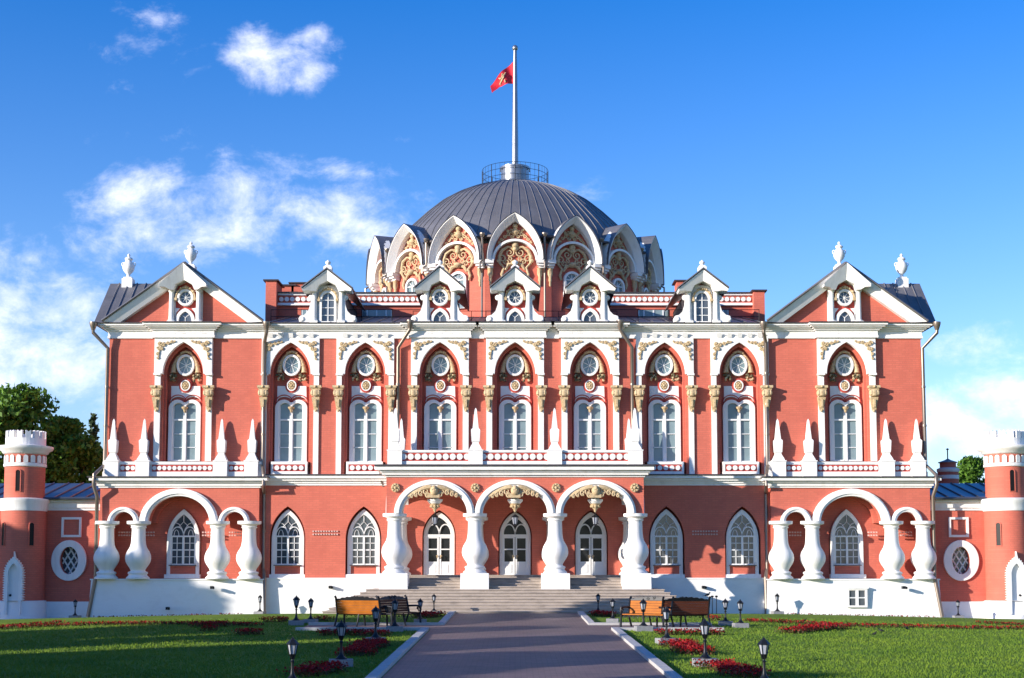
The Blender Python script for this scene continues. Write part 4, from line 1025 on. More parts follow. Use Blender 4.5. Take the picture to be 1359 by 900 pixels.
# porch columns on blocks
for X in (-1.5, -.5, .5, 1.5):
    cx = X*spc
    c = column(cx, YPo, gp, qp*1.03, PW, 761.3, 681.5, True)
    bl = MB(); bl.box(cx-18.6*qp, cx+18.6*qp, YPo-.5, YPo+.5, -.1, gp(760.9), bat=.02, batx=.02); bl.build('column_block', PLINTH, PW)
for X in (-1.5, -.5, .5, 1.5):
    cx = X*spc; c = column(cx, -.35, lambda y: fl_z+(gp(681.5)-fl_z)*(763-y)/(763-685), qp*1.0, PW, 763, 686, True)
# entablature ledge
le = MB()
for i, (ya, yb_, o_) in enumerate(((633.3, 630.5, .05), (630.5, 627.5, .16), (627.5, 624.5, .22), (624.5, 619.6, .36))):
    le.box(-hwp-o_, hwp+o_, Yf-o_, .02+i*.003, gp(ya), gp(yb_))
le.build('porch_cornice', WHITE, PW)
lf = MB(); lf.box(-hwp-.42, hwp+.42, Yf-.42, -.36, gp(619.6), gp(617.4)); lf.build('porch_flashing', EDGE, PW)
# porch balustrade
zt0 = gp(617.4); YB2 = YPo-.05; hb2 = lambda y: ZZ(y, YB2-.15); qb = SC(605, YB2-.15)
br = MB(); xw = 161*qb
br.box(-xw, xw, YB2-.18, YB2+.12, zt0-.01, hb2(612)); br.box(-xw, xw, YB2-.18, YB2+.12, hb2(600.6), hb2(597.5)); br.box(-xw, xw, YB2-.10, YB2+.06, hb2(613), hb2(600))
for s in (-1, 1):
    xs = s*(xw-.05); br.box(xs-.15, xs+.15, YB2, -.003, zt0-.01, hb2(612)); br.box(xs-.15, xs+.15, YB2, -.003, hb2(600.6)-.002, hb2(597.5)-.002); br.box(xs-.09, xs+.09, YB2, -.003, hb2(613), hb2(600))
BR = br.build('porch_balustrade', WHITE, PW)
rp = MB(); ds = MB()
for c in (-1, 0, 1):
    a, b = (c*106-46.5)*qb, (c*106+46.5)*qb
    rp.box(a, b, YB2-.135, YB2-.1, hb2(611.9), hb2(600.8))
    for k in range(10): ds.plate([ell(a+(b-a)*(k+.5)/10, hb2(606.2), 4.0*qb, 4.1*qb, 18)], YB2-.2, YB2-.12)
build_each(rp, 'balustrade_panel', REDP, BR); ds.build('disc', WHITE, BR)
for X in (-159.5, -52.5, 52.5, 159.5):
    obelisk(X*qb, YB2-.03, zt0, hb2, qb, BR, 0, (597.5, 541, 9.6))
for s in (-1, 1): obelisk(s*159*qb, -.55, zt0, hb2, qb*.95, BR, 0, (600, 545, 9.0))
# ---- steps
stp = MB(); n = 13; zg = .22; zf = fl_z
rise = (zf-zg)/n
for k in range(n):
    z1 = zf-k*rise; z0 = z1-rise
    yfr = -1.9-k*(4.55/(n-1))
    low = z1 < gp(779)
    kk = max(0, (k-5)/(n-1-5)); hx = 5.05 if not low else 5.55+kk*1.25
    stp.box(-hx, hx, yfr, (-.0 if low else .45), z0-.35 if k == n-1 else z0-.02*(k % 2), z1-.012*(0) )
    stp.box(-hx-.02, hx+.02, yfr-.035, yfr+.3, z1-.028, z1+.006)
STP = stp.build('staircase', STEP, PAL)
# ---- downpipes of the facade
def pipe(pts, r=.075):
    m = MB(); m.tube(pts, r, 10)
    for a, b in zip(pts[:-1], pts[1:]):
        L_ = (Vector(b)-Vector(a)).length; n_ = int(L_/1.6)
        for k in range(1, n_+1):
            p = Vector(a).lerp(Vector(b), k/(n_+1)); 
            if abs(Vector(b).x-Vector(a).x) < .1: m.lathe(p.x, p.y, [(r*1.25, p.z-.04), (r*1.25, p.z+.04)], 10)
    x, y, z = pts[0]; m.lathe(x, y, [(r, z-.15), (r*1.6, z-.02), (r*2.1, z+.10), (r*2.1, z+.18)], 12)
    return m.build('downpipe', PIPE, PAL, smooth=True)
for s in (-1, 1):
    X = s*(XO+.35)
    pipe([(X+s*.18, -.48, ZZ(436)), (X+s*.18, -.48, ZZ(444)), (s*(XO+.02)+s*.0, -.14, ZZ(463)), (s*(XO+.04), -.14, ZZ(617)), (s*(XO+.22), -.9, ZZ(632)), (s*(XO+.22), -.98, ZZ(646)), (s*(XO-.02+.16), -.72, ZZ(660)), (s*(XO+.12), -.76, ZZ(768)), (s*(XO+.35), -.86, ZZ(818))])
    pipe([(s*9.98, -.52, ZZ(436)), (s*9.98, -.52, ZZ(444)), (s*10.12, -.16, ZZ(456)), (s*10.12, -.16, ZZ(618)), (s*9.95, -.82, ZZ(633)), (s*9.92, -.9, ZZ(645)), (s*10.02, -.3, ZZ(656)), (s*10.02, -.28, ZZ(755)), (s*9.9, -.62, ZZ(766)), (s*9.9, -.7, ZZ(816))])
    pipe([(s*4.22, -.52, ZZ(434)), (s*4.22, -.52, ZZ(440)), (s*4.72, -.14, ZZ(462)), (s*4.72, -.14, ZZ(560)), (s*4.85, -.14, ZZ(612))])
pipe([(-5.32, -.40, ZZ(632)), (-5.32, -.40, ZZ(640)), (-5.2, -.14, ZZ(652)), (-5.2, -.14, ZZ(762))], .05)
# ------------------------------------------------------------------ side wings
def wing(s):
    E = empty('wing', (s*19.4, 0, 0)); side = 'left' if s < 0 else 'right'
    tag(E, f'low red side wing with an oval lattice window between palace and {side} tower', 'building', 'side wings')
    lx = lambda px, y=700: XX(CX-s*(CX-px) if False else px, y, 0)
    x0, x1 = -3.1, 8.6
    if s < 0: x0, x1 = -8.6, 3.1
    def mir(v): return v*1
    w = MB(); ox = s*19.4
    xi = s*16.4-ox; xo = s*28-ox
    a, b = sorted((xi, xo)); cxw = s*(CX-92.3)*q0-ox; zc_ = g0(744)
    w.plate([rect(a, b, g0(800), g0(677)), ell(cxw, zc_, 12*q0, 19.5*q0)], .05, .45)
    w.box(a, b, .46, 7, -.4, g0(664)); W = w.build('wall', BRICK, E)
    fr = MB(); fr.plate([ell(cxw, zc_, 23.5*q0, 27*q0, 40), ell(cxw, zc_, 12.2*q0, 18*q0, 40)], -.06, .06, bevel=.02)
    OW = fr.build('oval_window', WHITE, E, smooth=True)
    gl = MB(); gl.plate([ell(cxw, zc_, 12.4*q0, 19*q0, 30)], .28, .30); gl.build('glass', GL_LO, OW)
    lt = MB()
    for k in range(-2, 3):
        for d in (-1, 1):
            c = k*8.6*q0; pts = []
            for j in range(41):
                t = -20+j; x = d*t*.62*q0+c; z = t*q0
                if (x/(12*q0))**2+(z/(19*q0))**2 < 1: pts.append((cxw+x, .24+.01*d, zc_+z))
            if len(pts) > 1: lt.tube([pts[0], pts[-1]], .032, 4)
    lt.build('lattice', FRAME, OW)
    sq = MB(); cs = s*(CX-94.3)*q0-ox; sq.plate([rect(cs-13.2*q0, cs+13.2*q0, g0(713), g0(686.5)), rect(cs-10.3*q0, cs+10.3*q0, g0(710), g0(689.5))], -.02, .06); sq.build('square_moulding', WHITE, E)
    cr = MB()
    for i, (ya, yb, o) in enumerate(((677.5, 674, .06), (674, 667, .12), (667, 662.5, .24))): cr.box(a, b, -o+.05, 7.1+i*.003, g0(ya), g0(yb))
    cr.build('cornice', WHITE, E)
    pl = MB(); pl.box(a, b, -.02, 7.2, -.6, g0(798.5), bat=.05); pl.build('plinth', PLINTH, E)
    rf = MB(); z1, z2 = g0(661.5), ZZ(641.5, 3.5)
    rf.add([(a, -.3, z1), (b, -.3, z1), (b, 3.5, z2), (a, 3.5, z2), (a, 7.4, z1), (b, 7.4, z1), (a, -.3, z1-.05), (b, -.3, z1-.05)], [(0, 1, 2, 3), (3, 2, 5, 4), (6, 7, 1, 0)])
    x = a+.3
    while x < b: rf.tube([(x, -.3, z1+.02), (x, 3.5, z2+.02)], .03, 4); x += .62
    rf.tube([(a, -.36, z1-.02), (b, -.36, z1-.02)], .06, 6)
    rf.build('roof', ROOFB, E)
for s in (-1, 1): wing(s)
def tower(s):
    side = 'left' if s < 0 else 'right'
    Y = -.35; X = s*XX(CX+651, 650, Y); g = lambda y: ZZ(y, Y-.6); q = SC(650, Y)
    E = empty('tower', (X, Y, 0)); tag(E, f'round red tower with white battlements at the far {side} of the palace', 'tower', 'round corner towers')
    rU, rL = 25.7*q, 28.5*q
    b = MB()
    b.lathe(0, 0, [(rL, g(800)), (rL, g(676))], 40); b.lathe(0, 0, [(rU, g(662)), (rU, g(601))], 40)
    B = b.build('wall', BRICK, E, smooth=True)
    w = MB()
    w.lathe(0, 0, [(rL+.02, g(677.8)), (rL+.05, g(675)), (rL+.05, g(668)), (rL+.12, g(665)), (rL+.12, g(662)), (rU, g(660.5))], 40)
    w.lathe(0, 0, [(rU+.005, g(619.5)), (rU+.05, g(618.5)), (rU+.05, g(615)), (rU+.005, g(614))], 40)
    w.lathe(0, 0, [(rU+.01, g(602.5)), (rU+.10, g(600.5)), (rU+.14, g(598)), (rU+.26, g(596)), (rU+.30, g(593)), (rU+.30, g(591.5)), (rU+.02, g(590))], 40)
    build_each(w, 'cornice_ring', WHITE, E, True)
    pl = MB(); pl.lathe(0, 0, [(rL+.13, -.5), (rL+.08, g(798)), (rL-.02, g(797))], 40); pl.build('plinth', PLINTH, E, smooth=True)
    ar = MB()
    for k in range(18):
        a = 2*pi*k/18; M = Matrix.Rotation(a, 4, 'Z') @ Matrix.Translation((0, -rU-.012, 0))
        ar.plate([roundarch(2.9*q, g(613.8), g(606.5), g(603.8), 8)], -.02, .06, M)
    ar.build('blind_arcade', WHITE, E)
    bt = MB(); rb = rU+.0
    bt.lathe(0, 0, [(rb, g(591)), (rb, g(581)), (rb-.16, g(581)), (rb-.16, g(589))], 36)
    for k in range(14):
        a = 2*pi*k/14; M = Matrix.Rotation(a, 4, 'Z') @ Matrix.Translation((0, -rb+.08, 0))
        bt.box(-.105, .105, -.075, .078, g(581.2), g(574), M)
        for e in (-1, 1): bt.plate([[(e*.105, g(574.1)), (e*.105, g(571.3)), (e*.075, g(570.8)), (0, g(573)), (0, g(574.1))]], -.073, .076, M)
    bt.build('battlement', WHITE, E)
    sl = MB()
    for (a, r, y0, y1) in ((0, rU, 652, 624), (R(-40), rL, 724, 694), (R(40), rL, 724, 694)):
        M = Matrix.Rotation(a, 4, 'Z') @ Matrix.Translation((0, -r, 0)); sl.plate([roundarch(2.9*q, g(y0), g(y1+2.5), g(y1), 8)], -.012, .1, M)
    build_each(sl, 'slit_window', BLACKG, E)
    sr = MB()
    for (a, r, y0, y1) in ((0, rU, 652, 624), (R(-40), rL, 724, 694), (R(40), rL, 724, 694)):
        M = Matrix.Rotation(a, 4, 'Z') @ Matrix.Translation((0, -r, 0)); sr.plate([roundarch(3.9*q, g(y0+.8), g(y1+2.5), g(y1-1.2), 8), roundarch(2.9*q, g(y0), g(y1+2.5), g(y1), 8)], -.03, .1, M)
    build_each(sr, 'slit_reveal', BRICK, E)
    # door with saw-tooth surround
    M = Matrix.Translation((0, -rL-.02, 0))
    d = MB(); out = gothic(10.2*q, g(797), g(758), g(738)); 
    pts = [(-11*q, g(797))]; base = gothic(11*q, g(797), g(762), g(741), 8)
    # resample outline and add teeth
    seg = []; 
    for p, r_ in zip(base[:-1], base[1:]):
        L_ = math.dist(p, r_); n_ = max(1, int(L_/(2.9*q)))
        for j in range(n_): seg.append((p[0]+(r_[0]-p[0])*j/n_, p[1]+(r_[1]-p[1])*j/n_))
    seg.append(base[-1]); mid_ = len(seg)//2; outl = []
    for i, p in enumerate(seg):
        nrm = Vector((p[0], (p[1]-g(762)) if p[1] > g(762) else 0)); nrm = nrm.normalized() if nrm.length > 0 else Vector((1, 0))
        outl.append(p)
        if i < len(seg)-1:
            nx = seg[i+1]; m_ = ((p[0]+nx[0])/2+nrm.x*2.6*q, (p[1]+nx[1])/2+nrm.y*2.6*q); outl.append(m_)
    ap = max(range(len(outl)), key=lambda i: outl[i][1]); outl[ap] = (0, g(732))
    d.plate([outl, gothic(7.2*q, g(797)+.01, g(762), g(748))], -.14, .35, M)
    Dc = d.build('door_case', WHITE, E)
    dl = MB(); dl.plate([gothic(7.4*q, g(815), g(762), g(747.5))], .0, .3, M); dl.box(-10.5*q, -7.4*q, -.14, .35, g(815), g(797), M); dl.box(7.4*q, 10.5*q, -.14, .35, g(815), g(797), M)
    DL = dl.build('door', FRAME, E)
    h = MB(); h.ball(-s*4.5*q*-1, -rL-.04, g(790), .05); h.build('handle', IRON, DL)
for s in (-1, 1): tower(s)
# far red turret behind the right wing
T = empty('turret', (XX(1258, 620, 12), 12, 0)); tag(T, 'small distant red and white turret with a dark cap and spike behind the right wing', 'tower')
gt = lambda y: ZZ(y, 12); qt = SC(620, 12)
m = MB(); m.lathe(0, 0, [(13.5*qt, 0), (13.5*qt, gt(622))], 20); m.lathe(0, 0, [(10.5*qt, gt(622)), (10.5*qt, gt(614.5))], 20); m.build('wall', BRICK, T, smooth=True)
m = MB(); m.lathe(0, 0, [(13.6*qt, gt(627)), (14.5*qt, gt(625.5)), (14.5*qt, gt(622.5)), (11*qt, gt(621))], 20); m.lathe(0, 0, [(13.8*qt, gt(636)), (13.8*qt, gt(631))], 20); m.build('cornice', WHITE, T, smooth=True)
m = MB(); m.lathe(0, 0, [(12.5*qt, gt(614.5)), (12.5*qt, gt(613.5)), (5*qt, gt(611)), (1*qt, gt(609)), (.4*qt, gt(606))], 20); m.build('roof', ROOF, T)
m = MB(); m.tube([(0, 0, gt(609)), (0, 0, gt(595))], .03, 6); m.box(-1.8*qt, 1.8*qt, -.02, .02, gt(597), gt(595.6)); m.build('spike', IRON, T)
# ------------------------------------------------------------------ trees
def leaf_mat(name, c1, c2):
    m = bpy.data.materials.new(name); m.use_nodes = True; t = m.node_tree; b = t.nodes['Principled BSDF']
    oi = N(t, 'ShaderNodeNewGeometry'); r = N(t, 'ShaderNodeMix', data_type='RGBA'); r.inputs[6].default_value = (*c1, 1); r.inputs[7].default_value = (*c2, 1)
    t.links.new(oi.outputs['Random Per Island'], r.inputs[0]); t.links.new(r.outputs[2], b.inputs['Base Color'])
    b.inputs['Roughness'].default_value = .6; b.inputs['Specular IOR Level'].default_value = .25
    tl = N(t, 'ShaderNodeBsdfTranslucent'); t.links.new(r.outputs[2], tl.inputs[0]); ms = N(t, 'ShaderNodeMixShader'); ms.inputs[0].default_value = .25
    out = t.nodes['Material Output']; t.links.new(b.outputs[0], ms.inputs[1]); t.links.new(tl.outputs[0], ms.inputs[2]); t.links.new(ms.outputs[0], out.inputs[0])
    return m
LEAF = leaf_mat('broadleaf_foliage', (.04, .105, .012), (.14, .27, .03)); LEAF2 = leaf_mat('needle_foliage', (.03, .06, .025), (.06, .10, .035))
BARK = mat('tree_bark', (.10, .075, .055), .9, var=.3, scale=8, bump=.6)
def tree(name, x, y, h, rad, lab, nl=9000, ls=.22, conifer=False, seed=1, trunk_h=.25, squash=1.0, group=None, clumps=26):
    rng = np.random.default_rng(seed); z0 = gz(x, y)
    E = empty(name, (x, y, z0)); tag(E, lab, 'tree', group)
    tk = MB()
    tk.tube([(0, 0, -.2), (.05, 0, h*.3), (-.05, .05, h*.6), (0, 0, h*.92)], [h*.022, h*.016, h*.009, h*.002], 10)
    cen = []
    if conifer:
        for k in range(70):
            q = rng.random()**.8; zc_ = h*(trunk_h+(1-trunk_h)*q); r = rad*(1-q)*(.75+.35*rng.random())+.05; a = rng.random()*2*pi
            cen.append((r*.6*cos(a), r*.6*sin(a), zc_-r*.12, r*.48+.12))
    else:
        for k in range(clumps):
            a = rng.random()*2*pi; u = rng.random()**.5; q = rng.random()
            zz_ = trunk_h*h+(h*(1-trunk_h))*q; env = rad*math.sqrt(max(.05, 1-((q-.42)/.60)**2))
            rr_ = rad*(.26+.16*rng.random()); e2 = max(.1, env-rr_*.75)
            cen.append((e2*u*cos(a), e2*u*sin(a), min(zz_, h-rr_*.8), rr_))
        for c in cen[::2]: tk.tube([(0, 0, max(h*.15, c[2]*.5)), (c[0]*.5, c[1]*.5, c[2]*.78), (c[0], c[1], c[2])], [h*.008, h*.005, h*.002], 6)
    tk.build('trunk', BARK, E, smooth=True)
    cen = np.array(cen); w = cen[:, 3]**2; idx = rng.choice(len(cen), nl, p=w/w.sum())
    d = rng.normal(size=(nl, 3)); d /= np.linalg.norm(d, axis=1)[:, None]; rad_ = (.55+.5*rng.random(nl))[:, None]
    d[:, 2] *= .55 if conifer else .8
    P = cen[idx, :3]+d*cen[idx, 3:4]*rad_
    a_ = rng.normal(size=(nl, 3)); a_ /= np.linalg.norm(a_, axis=1)[:, None]; b_ = np.cross(a_, rng.normal(size=(nl, 3))); b_ /= np.linalg.norm(b_, axis=1)[:, None]
    s_ = ls*(.6+.8*rng.random(nl))[:, None]
    V = np.stack([P-a_*s_, P-b_*s_*.55, P+a_*s_, P+b_*s_*.55], 1).reshape(-1, 3)
    me = bpy.data.meshes.new('crown'); me.vertices.add(4*nl); me.vertices.foreach_set('co', V.ravel()); me.loops.add(4*nl); me.loops.foreach_set('vertex_index', np.arange(4*nl))
    me.polygons.add(nl); me.polygons.foreach_set('loop_start', np.arange(nl)*4); me.update(); me.materials.append(LEAF2 if conifer else LEAF)
    o = bpy.data.objects.new('crown', me); col.objects.link(o); o.parent = E
    return E
def at_tree(px, top, Y): return XX(px, top, Y), Y, ZZ(top, Y)-.0
bgroup = 'trees behind the left wing'
for i, (px, top, Y, r, lab) in enumerate([(8, 524, 24, 3.2, 'broadleaf tree cut by the left picture edge behind the tower'), (38, 505, 26, 3.8, 'tallest dense green tree behind the left tower'),
                                      (90, 546, 27, 2.9, 'lower rounded dark tree just right of the left tower')]):
    x, y, h = at_tree(px, top, Y); tree('broadleaf_tree', x, y, h, r, lab, 15000, .17, seed=11+i, group=bgroup, trunk_h=.12, clumps=34)
x, y, h = at_tree(124, 543, 30); tree('conifer_tree', x, y, h, 2.3, 'slim conifer beside the left palace corner', 9000, .15, True, 21, .1, group=bgroup)
x, y, h = at_tree(66, 585, 38); tree('broadleaf_tree', x, y, h+1, 3.6, 'shaded tree filling the gap low behind the left wing roof', 9000, .2, seed=23, group=bgroup, trunk_h=.1)
x, y, h = at_tree(1287, 600, 46); tree('broadleaf_tree', x, y, h, 2.5, 'bright green bushy tree between the far turret and the right tower', 9000, .15, seed=31, trunk_h=.1, group='trees behind the right wing')
x, y, h = at_tree(1356, 604, 46); tree('broadleaf_tree', x, y, h, 2.0, 'green tree at the right picture edge behind the right tower', 7000, .15, seed=32, trunk_h=.1, group='trees behind the right wing')
# trees of the park outside the picture on the left: they throw the long shadows
def shadow_tree(tx, ty, dist, h, r, lab, seed, nl=5000, th=.25):
    # stands `dist` metres towards the sun from the ground point (tx, ty)
    x = tx-sin(SUN_AZ)*dist; y = ty-cos(SUN_AZ)*dist
    tree('park_tree', x, y, h, r, lab, nl, .32, seed=seed, group='park trees outside the picture', trunk_h=th, clumps=30)
shadow_tree(-17, -1, 26, 9.5, 3.4, 'park tree left of the forecourt shading the left wing', 41)
shadow_tree(-21, 0, 24, 10, 3.6, 'park tree nearest the left tower', 42)
shadow_tree(-13, -1, 30, 9.0, 1.8, 'slender park tree shading the left plinth', 43)
shadow_tree(-4, -24, 22, 6.6, 2.8, 'park tree beside the left lawn', 44)
shadow_tree(-6, -30, 20, 8.0, 3.6, 'park tree closest to the viewer on the left', 45)
shadow_tree(-9, -17, 20, 6.2, 2.2, 'park tree behind the left lawn', 46)
shadow_tree(3.2, -7, 34, 10.1, 3.0, 'far park tree whose top shades the lower steps', 47)
shadow_tree(0, -27.5, 19, 5.9, 2.3, 'park tree shading the near end of the path', 48)
shadow_tree(0, -21, 19, 5.6, 2.3, 'park tree shading the middle of the path', 49)
shadow_tree(0, -15.5, 20, 5.4, 1.9, 'low park tree shading the far end of the path', 50)
shadow_tree(0, -34, 18, 6.2, 2.6, 'park tree just out of view beside the viewer', 52)
# ------------------------------------------------------------------ garden lamps
def make_lamp():
    E = empty('garden_lamp')
    b = MB(); b.box(-.25, .25, -.2, .2, -.1, .155); b.build('stone_block', GRANITE, E)
    p = MB(); p.lathe(0, 0, [(.13, .155), (.13, .175), (.09, .20), (.055, .24), (.04, .28), (.032, .34), (.026, .44), (.030, .50), (.045, .515), (.030, .53), (.022, .56), (.05, .62), (.06, .64)], 14)
    for k in range(4): a = pi/4+k*pi/2; p.tube([(0, 0, .55), (.06*cos(a), .06*sin(a), .58), (.075*cos(a), .075*sin(a), .645)], .008, 4)
    p.build('post', IRON, E, smooth=True)
    f = MB()
    f.lathe(0, 0, [(.058, .635), (.068, .65), (.062, .655)], 6)
    for k in range(6): a = k*pi/3; f.tube([(.062*cos(a), .062*sin(a), .65), (.098*cos(a), .098*sin(a), .835)], .008, 4)
    f.lathe(0, 0, [(.112, .832), (.128, .84), (.122, .852), (.075, .905), (.06, .925), (.035, .932), (.03, .955), (.012, .965), (.008, .99)], 6)
    f.build('lantern_frame', IRON, E)
    g_ = MB(); g_.lathe(0, 0, [(.056, .652), (.09, .832)], 6); g_.build('lantern_glass', GL_LAMP, E)
    return E
LP = make_lamp()
lamps = [(387.7, 844.6, None, 'garden lamp nearest the viewer on the left, its base cut by the bottom edge'),
 (452.6, 822.6, 885.7, 'garden lamp on a stone block beside the left bed, second nearest the viewer'),
 (498.4, 803.6, 855, 'garden lamp standing in front of the orange backed left bench'),
 (524, 794, 839, 'garden lamp in front of the dark left bench by the crossing path'),
 (557.7, 793.8, 828, 'garden lamp to the right of the left benches'),
 (575.8, 787.7, 815.5, 'garden lamp at the foot of the steps on the left of the path'),
 (393, 790, 830.6, 'left one of two neighbouring garden lamps before the white plinth left of the benches'),
 (412.3, 793, 828, 'right one of two neighbouring garden lamps before the white plinth left of the benches'),
 (344.8, 789, 817, 'garden lamp by the downpipe at the inner corner of the left pavilion'),
 (99.3, 795, 827.4, 'garden lamp by the left wing between tower and palace'),
 (793.9, 787, 815.5, 'garden lamp at the foot of the steps on the right of the path'),
 (813.2, 793.8, 827, 'garden lamp to the left of the orange right bench'),
 (854, 794, 838.5, 'garden lamp in front of the orange right bench by the crossing path'),
 (884.8, 804.4, 855.8, 'garden lamp in front of the gap between the two right benches'),
 (936, 820, 885, 'garden lamp on a stone block beside the right bed, second nearest the viewer'),
 (1014.6, 844.6, None, 'garden lamp nearest the viewer on the right, its base cut by the bottom edge'),
 (963, 794, 831, 'left one of two neighbouring garden lamps right of the right benches'),
 (982.8, 795, 834, 'right one of two neighbouring garden lamps right of the right benches'),
 (1031.8, 787, 817, 'garden lamp by the downpipe at the inner corner of the right pavilion'),
 (1272, 795.5, 826.8, 'garden lamp by the right wing between palace and tower')]
def ground_at(px, py):
    # march the line of sight to the ground
    t = tan(ang(py))
    d = 10.0
    while d < 57:
        Y = d-DIST; z = EYE+d*t
        if z <= gz((px-CX)*d/F, Y): break
        d += .02
    return XX(px, py, d-DIST), d-DIST
firstl = True
for (px, top, bot, lab) in lamps:
    if bot is None: X, Y = ground_at(px, 914)
    elif bot < 818: Y = -6.9 if px in (575.8, 793.9) else -1.35; X = XX(px, bot, Y)
    elif px in (99.3, 1272): Y = -1.9; X = XX(px, bot, Y)
    else: X, Y = ground_at(px, bot-1.0)
    z = gz(X, Y); sc_ = (ZZ(top, Y)-z)/.99
    o = LP if firstl else copy_tree(LP); firstl = False
    o.location = (X, Y, z); o.scale = (sc_*1.0,)*3; o.rotation_euler = (0, 0, random.uniform(-.3, .3)); tag(o, lab, 'lamp', 'garden lamps on the lawn')
# ------------------------------------------------------------------ benches
def bench(loc, rz, lab, wood):
    E = empty('park_bench', loc, rz); E.scale = (.86, .88, .88); tag(E, lab, 'bench', 'benches at the crossing path')
    L_ = 1.62
    st = MB()
    for k in range(5): st.box(-L_/2, L_/2, -.36+k*.095, -.36+k*.095+.075, .43, .46)
    st.build('seat', wood, E)
    bk = MB(); M = Matrix.Translation((0, .12, .46)) @ Matrix.Rotation(R(-12), 4, 'X')
    for k in range(5): bk.box(-L_/2, L_/2, -.015, .015, .01+k*.087, .088+k*.087, M)
    bk.build('backrest', wood, E)
    top = MB(); pts = []
    n = 24
    up = [(-L_/2+L_*i/n, .47+.10*max(0, sin(pi*i/n))**.8+.015*sin(i*2.2)) for i in range(n+1)]
    top.plate([up+[(L_/2, .445), (-L_/2, .445)]], -.022, .022, M)
    for s in (-.12, .12): scroll(top, s, -.03, .52, .06, 1.2, 0, 1 if s > 0 else -1, .015, M)
    top.build('top_rail', IRON, E)
    for s in (-1, 1):
        f = MB(); x = s*(L_/2+.02)
        f.tube([(x, -.40, 0), (x, -.38, .2), (x, -.36, .42), (x, -.2, .43), (x, .1, .44), (x, .2, .22), (x, .30, 0)], .036, 8)
        f.tube([(x, .1, .44), (x, .22, .96), (x, .28, 1.02)], .038, 8)
        f.tube([(x, -.36, .42), (x, -.40, .56), (x, -.38, .66), (x, -.2, .68), (x, .15, .67)], .033, 8)
        sc2 = MB(); P_ = [(x, -.32+.085*cos(a)*(1-a/12), .57+.085*sin(a)*(1-a/12)) for a in [i*.45 for i in range(18)]]; f.tube(P_, .02, 6)
        f.build('side_frame', IRON, E, smooth=True)
    lg = MB(); lg.tube([(0, -.36, 0), (0, -.3, .25), (0, -.25, .42)], .033, 6); lg.tube([(0, .26, 0), (0, .16, .22), (0, .1, .42)], .033, 6); lg.build('middle_leg', IRON, E, smooth=True)
    ap = MB(); ap.tube([(-L_/2, -.3, .40), (L_/2, -.3, .40)], .02, 6)
    for k in range(9): scroll(ap, -L_/2+L_*(k+.5)/9, -.33, .37, .05, 1.1, 0, 1 if k % 2 else -1, .012)
    ap.build('apron', IRON, E, smooth=True)
    return E
# front of a bench is local -Y
def b_at(px, py, rz, lab, wood):
    X, Y = ground_at(px, py); z = gz(X, Y); return bench((X, Y, z), rz, lab, wood)
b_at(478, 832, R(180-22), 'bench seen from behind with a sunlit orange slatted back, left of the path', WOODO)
b_at(527, 831, R(58), 'bench with dark shaded slats and scrolled armrest facing the path on the left', WOOD_SHADE)
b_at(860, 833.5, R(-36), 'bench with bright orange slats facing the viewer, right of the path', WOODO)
b_at(908, 833.5, R(180+14), 'bench seen from behind with dark shaded slats, right of the path', WOOD_SHADE)
# two thin black stands by the plinth
for k, px in enumerate((945.5, 951)):
    X, Y = XX(px, 812, -3.6), -3.6; m = MB(); m.tube([(0, 0, 0), (0, 0, .62)], .014, 6); m.lathe(0, 0, [(.01, .60), (.05, .62), (.06, .66), (.02, .68)], 10)
    o = m.build('bollard_light', IRON, loc=(X, Y, gz(X, Y))); tag(o, ('left' if k == 0 else 'right')+' one of two thin black stake lights behind the dark right bench', 'stake light', 'thin stake lights')
